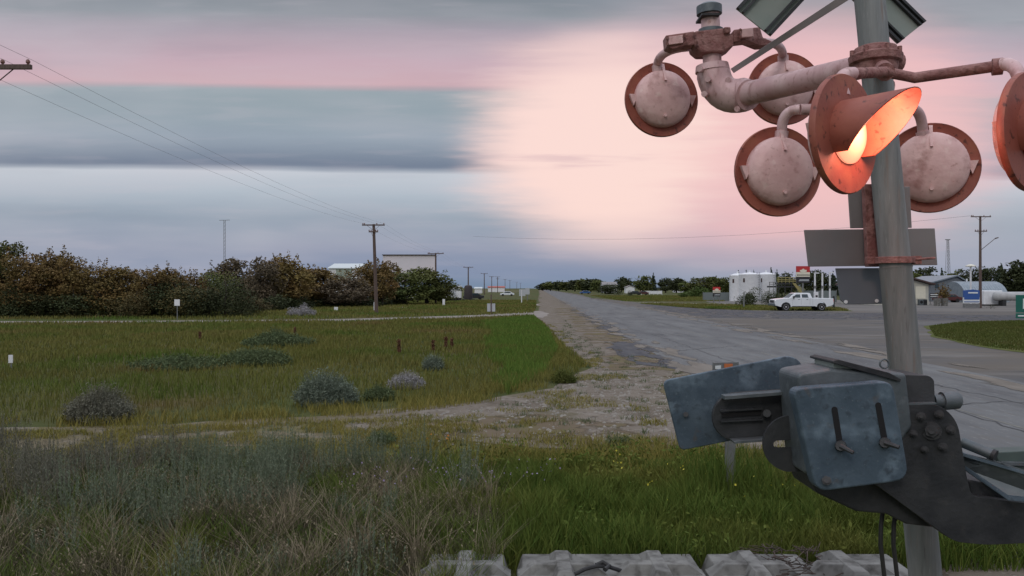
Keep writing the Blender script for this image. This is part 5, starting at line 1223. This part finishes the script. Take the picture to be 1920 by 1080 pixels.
# long horizontal tank
Yt = 112; x0, x1 = X(1866,Yt), X(1960,Yt)
t = thing('horizontal_tank', 'long white cylindrical tank lying on saddles at the right edge', 'tank', ((x0+x1)/2,Yt,0)); o = Vector(t.location)
b = MB(); b.tube([(x0-.3,Yt,1.35),(x0-.15,Yt,1.35),(x0,Yt,1.35),(x1,Yt,1.35)], [.15,.5,.62,.62], 24); b.build('shell', mat('dull_white', (.42,.43,.43), (.34,.35,.35), 2, .6), t, org=o, smooth=True)
b = MB(); b.box((x0+1,Yt,.4), (.5,1,.8)); b.box((x1-1,Yt,.4), (.5,1,.8)); build_each(b, 'saddle', M_dark, t, org=o)
t = thing('white_shipping_box', 'white boxy tank trailer left of the long white tank', 'container', (X(1854,114),114,0)); b = MB(); b.box((0,0,1.15), (2.6,2.2,2.0)); b.build('body', M_white, t, bevel=.12)
b = MB(); b.box((0,-.2,.1), (2.2,1.6,.2)); b.build('skid', M_dark, t)
# flat lamp
t = thing('yard_lamp', 'white lamp post with a flat wide head in front of the round roofed shed', 'lamp post', (X(1820,105),105,0)); z = (540-500)/F*105+H
b = MB(); b.tube([(0,0,0),(0,0,z)], .11, 10); b.build('pole', M_white, t); b = MB(); b.lathe([(.1,z-.02),(.62,z+.02),(.62,z+.12),(.2,z+.30),(.01,z+.32)], 20); b.build('lamp_head', M_cream, t, smooth=True)
# blue and white sign board
Yb = 98; t = thing('blue_sign', 'blue and white sign board at the foot of the right utility pole', 'sign', (X(1822,Yb),Yb,0)); w = 1.95
b = MB(); b.prism([(-w/2,0,1.35),(w/2,0,1.35),(w/2,0,2.2),(w*.1,0,2.32),(-w/2,0,2.2)], (0,.2,0)); bp = b.build('blue_panel', M_blues, t)
b = MB(); b.box((0,.1,1.0), (w,.2,.7)); wp = b.build('white_panel', M_signwhite, t)
b = MB(); b.box((0,.1,.35), (w,.25,.5)); b.build('base', M_concpost, t)
b = MB(); b.box((.15,-.02,1.92), (w*.6,.03,.16)); b.build('lettering', M_signwhite, bp)
b = MB(); b.box((0,-.02,1.22), (w*.95,.03,.26)); b.box((0,-.02,.82), (w*.95,.03,.10)); b.build('lettering', M_blues, wp)
b = MB(); b.box((0,.25,.45), (w*1.02,.6,.9)); b = None
for a, w_, h_, lb in ((1757,.9,1.05,'left concrete planter before the grey house'), (1771,.95,1.1,'right concrete planter, below the rusty flowers')):
    t = thing('concrete_planter', lb, 'planter', (X(a,112),112,0), group='concrete planters in the station lot'); b = MB(); b.lathe([(.42,0),(.5,h_),(.42,h_),(.40,h_-.12)], 8); b.build('planter_box', M_conc, t)
p = rng.normal(size=(500,3))*np.array([.38,.3,.5]); V, Q, T = leaves(p, .16); o = bpy.data.objects.new('planter_shrub', raw_mesh('planter_shrub', V, Q, T, M_leaf_brown)); C.objects.link(o); o.location = (X(1770,112),112,1.7); tag(o, 'rusty leafy shrub growing in the right planter', 'shrub')
simple_car(1776, 140, mat('maroon_paint', (.08,.02,.02)), 'maroon car parked before the grey house')
t = thing('notice_board', 'low black and white striped board beside the cream shed', 'sign', (X(1751,122),122,0)); b = MB(); b.box((0,0,1.35), (1.2,.08,.7)); pb = b.build('panel', M_signblack, t)
b = MB(); b.box((0,-.05,1.5), (1.1,.03,.12)); b.box((0,-.05,1.2), (1.1,.03,.1)); b.build('lettering', M_signwhite, pb); b = MB(); b.tube([(-.5,0,0),(-.5,0,1.1)], .05, 6); b.tube([(.5,0,0),(.5,0,1.1)], .05, 6); build_each(b, 'leg', M_concpost, t)
plant('bush', 'shrub', 61, 700, .1, M_leaf_green, X(1858,96), 96, .7, 1.5, 'tiny bush on the lot right of the blue sign', 'bush')
# green H sign at the right edge
Yh = 22; t = thing('hospital_sign', 'green sign with a white H on a thin post at the right picture edge', 'sign', (X(1926,Yh),Yh,0)); w = .62
b = MB(); b.tube([(0,.04,-.1),(0,.04,2.25)], .03, 10); b.build('post', M_concpost, t)
z1 = (540-553)/F*Yh+H; z0 = (540-586)/F*Yh+H
b = MB(); b.box((0,0,(z0+z1)/2), (w,.02,z1-z0)); gpn = b.build('panel', M_green, t, bevel=.004)
zc = (z0+z1)/2; b = MB()
for s in (-1,1): b.box((s*.10,-.014,zc), (.05,.008,.28))
b.box((0,-.0145,zc), (.20,.008,.05)); b.build('letter', M_signwhite, gpn)
b = MB(); b.box((0,0,z0-.09), (w,.02,.14)); tp = b.build('arrow_panel', M_green, t, bevel=.004)
b = MB(); b.box((0,-.014,z0-.09), (w*.84,.008,.035)); b.build('arrow', M_signwhite, tp)

# ------------------------------------------------------------------ pickup truck, nose to the left
Yp = 88.5
tk = thing('pickup_truck', 'white four door pickup truck stopped on the cross street, facing left', 'pickup truck', (X(1502,Yp), Yp, 0))
def arch(cx, r, n=12): return [(cx-r*math.cos(math.pi*i/n), .42+r*math.sin(math.pi*i/n)) for i in range(n+1)]
S0 = -3.2
low = [(0.05,.62),(0.0,.80),(0.02,1.12),(0.14,1.26),(0.75,1.34),(1.55,1.40),(4.05,1.40),(4.05,.55)]
body = [(0.05,.60),(0.0,.80),(0.02,1.12),(0.14,1.26),(0.75,1.34),(1.6,1.40),(4.10,1.40),(6.36,1.38),(6.40,.80),(6.3,.62)] + arch(5.1,.52)[::-1] + [(4.4,.50),(1.9,.50)] + arch(1.22,.52)[::-1]
wd = .99
b = MB(); sidep = [(S0+a, -wd, z) for a, z in body]; b.prism(sidep, (0,.28,0)); b.prism([(q[0], wd-.28, q[2]) for q in sidep], (0,.28,0))
b.prism([(S0+a, -wd+.28, z) for a, z in low], (0,2*wd-.56,0)); b.prism([(S0+a, -wd+.28, z) for a, z in ((4.05,.6),(4.05,.85),(6.3,.85),(6.3,.6))], (0,2*wd-.56,0))
b.prism([(S0+a, -wd+.28, z) for a, z in ((6.3,.7),(6.3,1.38),(6.38,1.38),(6.39,.7))], (0,2*wd-.56,0))
b.build('body', M_carwhite, tk, bevel=.03)
cabp = [(1.50,1.38),(2.18,1.92),(2.45,1.97),(3.75,1.97),(3.92,1.90),(4.08,1.38)]; b = MB()
vs = [(S0+a, -wd*(1 if z < 1.5 else .83), z) for a, z in cabp]+[(S0+a, wd*(1 if z < 1.5 else .83), z) for a, z in cabp]; n = len(cabp)
b.add(vs, [tuple(range(n)), tuple(range(n,2*n))[::-1]]+[(i, i+n, (i+1) % n+n, (i+1) % n) for i in range(n)]); cb_ = b.build('cab', M_carwhite, tk, bevel=.04)
def side_glass(pts, s):
    b = MB(); f = lambda z: wd*(1-.17*(z-1.38)/.54)+.012
    b.prism([(S0+a, s*f(z), z) for a, z in pts], (0,-s*.02,0)); b.build('window', M_glass, cb_)
for s in (-1,1):
    side_glass([(1.95,1.45),(2.32,1.80),(2.78,1.82),(2.78,1.45)], s); side_glass([(2.95,1.45),(2.95,1.82),(3.58,1.82),(3.66,1.45)], s)
b = MB(); b.add([(S0+1.56,-.82,1.455),(S0+2.13,-.72,1.905),(S0+2.13,.72,1.905),(S0+1.56,.82,1.455),(S0+1.59,-.82,1.43),(S0+2.16,-.72,1.88),(S0+2.16,.72,1.88),(S0+1.59,.82,1.43)], [(0,1,2,3),(4,7,6,5),(0,4,5,1),(3,2,6,7),(0,3,7,4),(1,5,6,2)]); b.build('windshield', M_glass, cb_)
for cx in (1.22, 5.1):
    for s in (-1,1):
        b = MB(); b.lathe([(.30,-.14),(.42,-.13),(.44,-.08),(.44,.08),(.42,.13),(.30,.14)], 28, 'Y', (S0+cx, s*.86, .44)); w_ = b.build('wheel', M_tyre, tk, smooth=True)
        b = MB(); b.lathe([(.27,-.135),(.28,-.145),(.16,-.120),(.07,-.15),(.02,-.152)] if s < 0 else [(.27,.135),(.28,.145),(.16,.12),(.07,.15),(.02,.152)], 20, 'Y', (S0+cx, s*.86, .44)); b.build('rim', M_rim, w_, smooth=True)
b = MB(); b.box((S0-.06,0,.70), (.16,1.9,.26)); b.box((S0+6.44,0,.66), (.14,1.8,.2)); build_each(b, 'bumper', M_galv, tk, bevel=.03)
b = MB(); b.box((S0-.005,0,1.03), (.05,1.25,.30)); b.build('grille', M_signblack, tk)
for s in (-1,1):
    b = MB(); b.box((S0+.03,s*.83,1.05), (.12,.28,.24)); b.build('headlight', mat('lamp_clear', (.5,.5,.5), rough=.15), tk, bevel=.02)
    b = MB(); b.box((S0+6.39,s*.9,1.12), (.06,.16,.36)); b.build('tail_light', M_red, tk)
    b = MB(); b.box((S0+2.02,s*1.09,1.50), (.14,.22,.26)); b.build('mirror', M_dark, tk, bevel=.03)
    for xx in (2.62,3.52):
        b = MB(); b.box((S0+xx,s*1.0,1.27), (.16,.03,.04)); b.build('door_handle', M_galv, tk)
b = MB()
for xx in (1.93,2.87,3.82,4.12):
    for s in (-1,1): b.box((S0+xx,s*.992,1.0), (.014,.01,.72))
build_each(b, 'door_seam', mat('seam_grey', (.25,.27,.28)), tk)
b = MB(); b.box((S0+3.1,-.97,.50), (2.4,.12,.06)); b.box((S0+3.1,.97,.50), (2.4,.12,.06)); build_each(b, 'running_board', M_dark, tk)
b = MB(); b.box((S0+3.2,0,.50), (5.6,1.0,.14)); b.build('chassis', M_dark, tk)
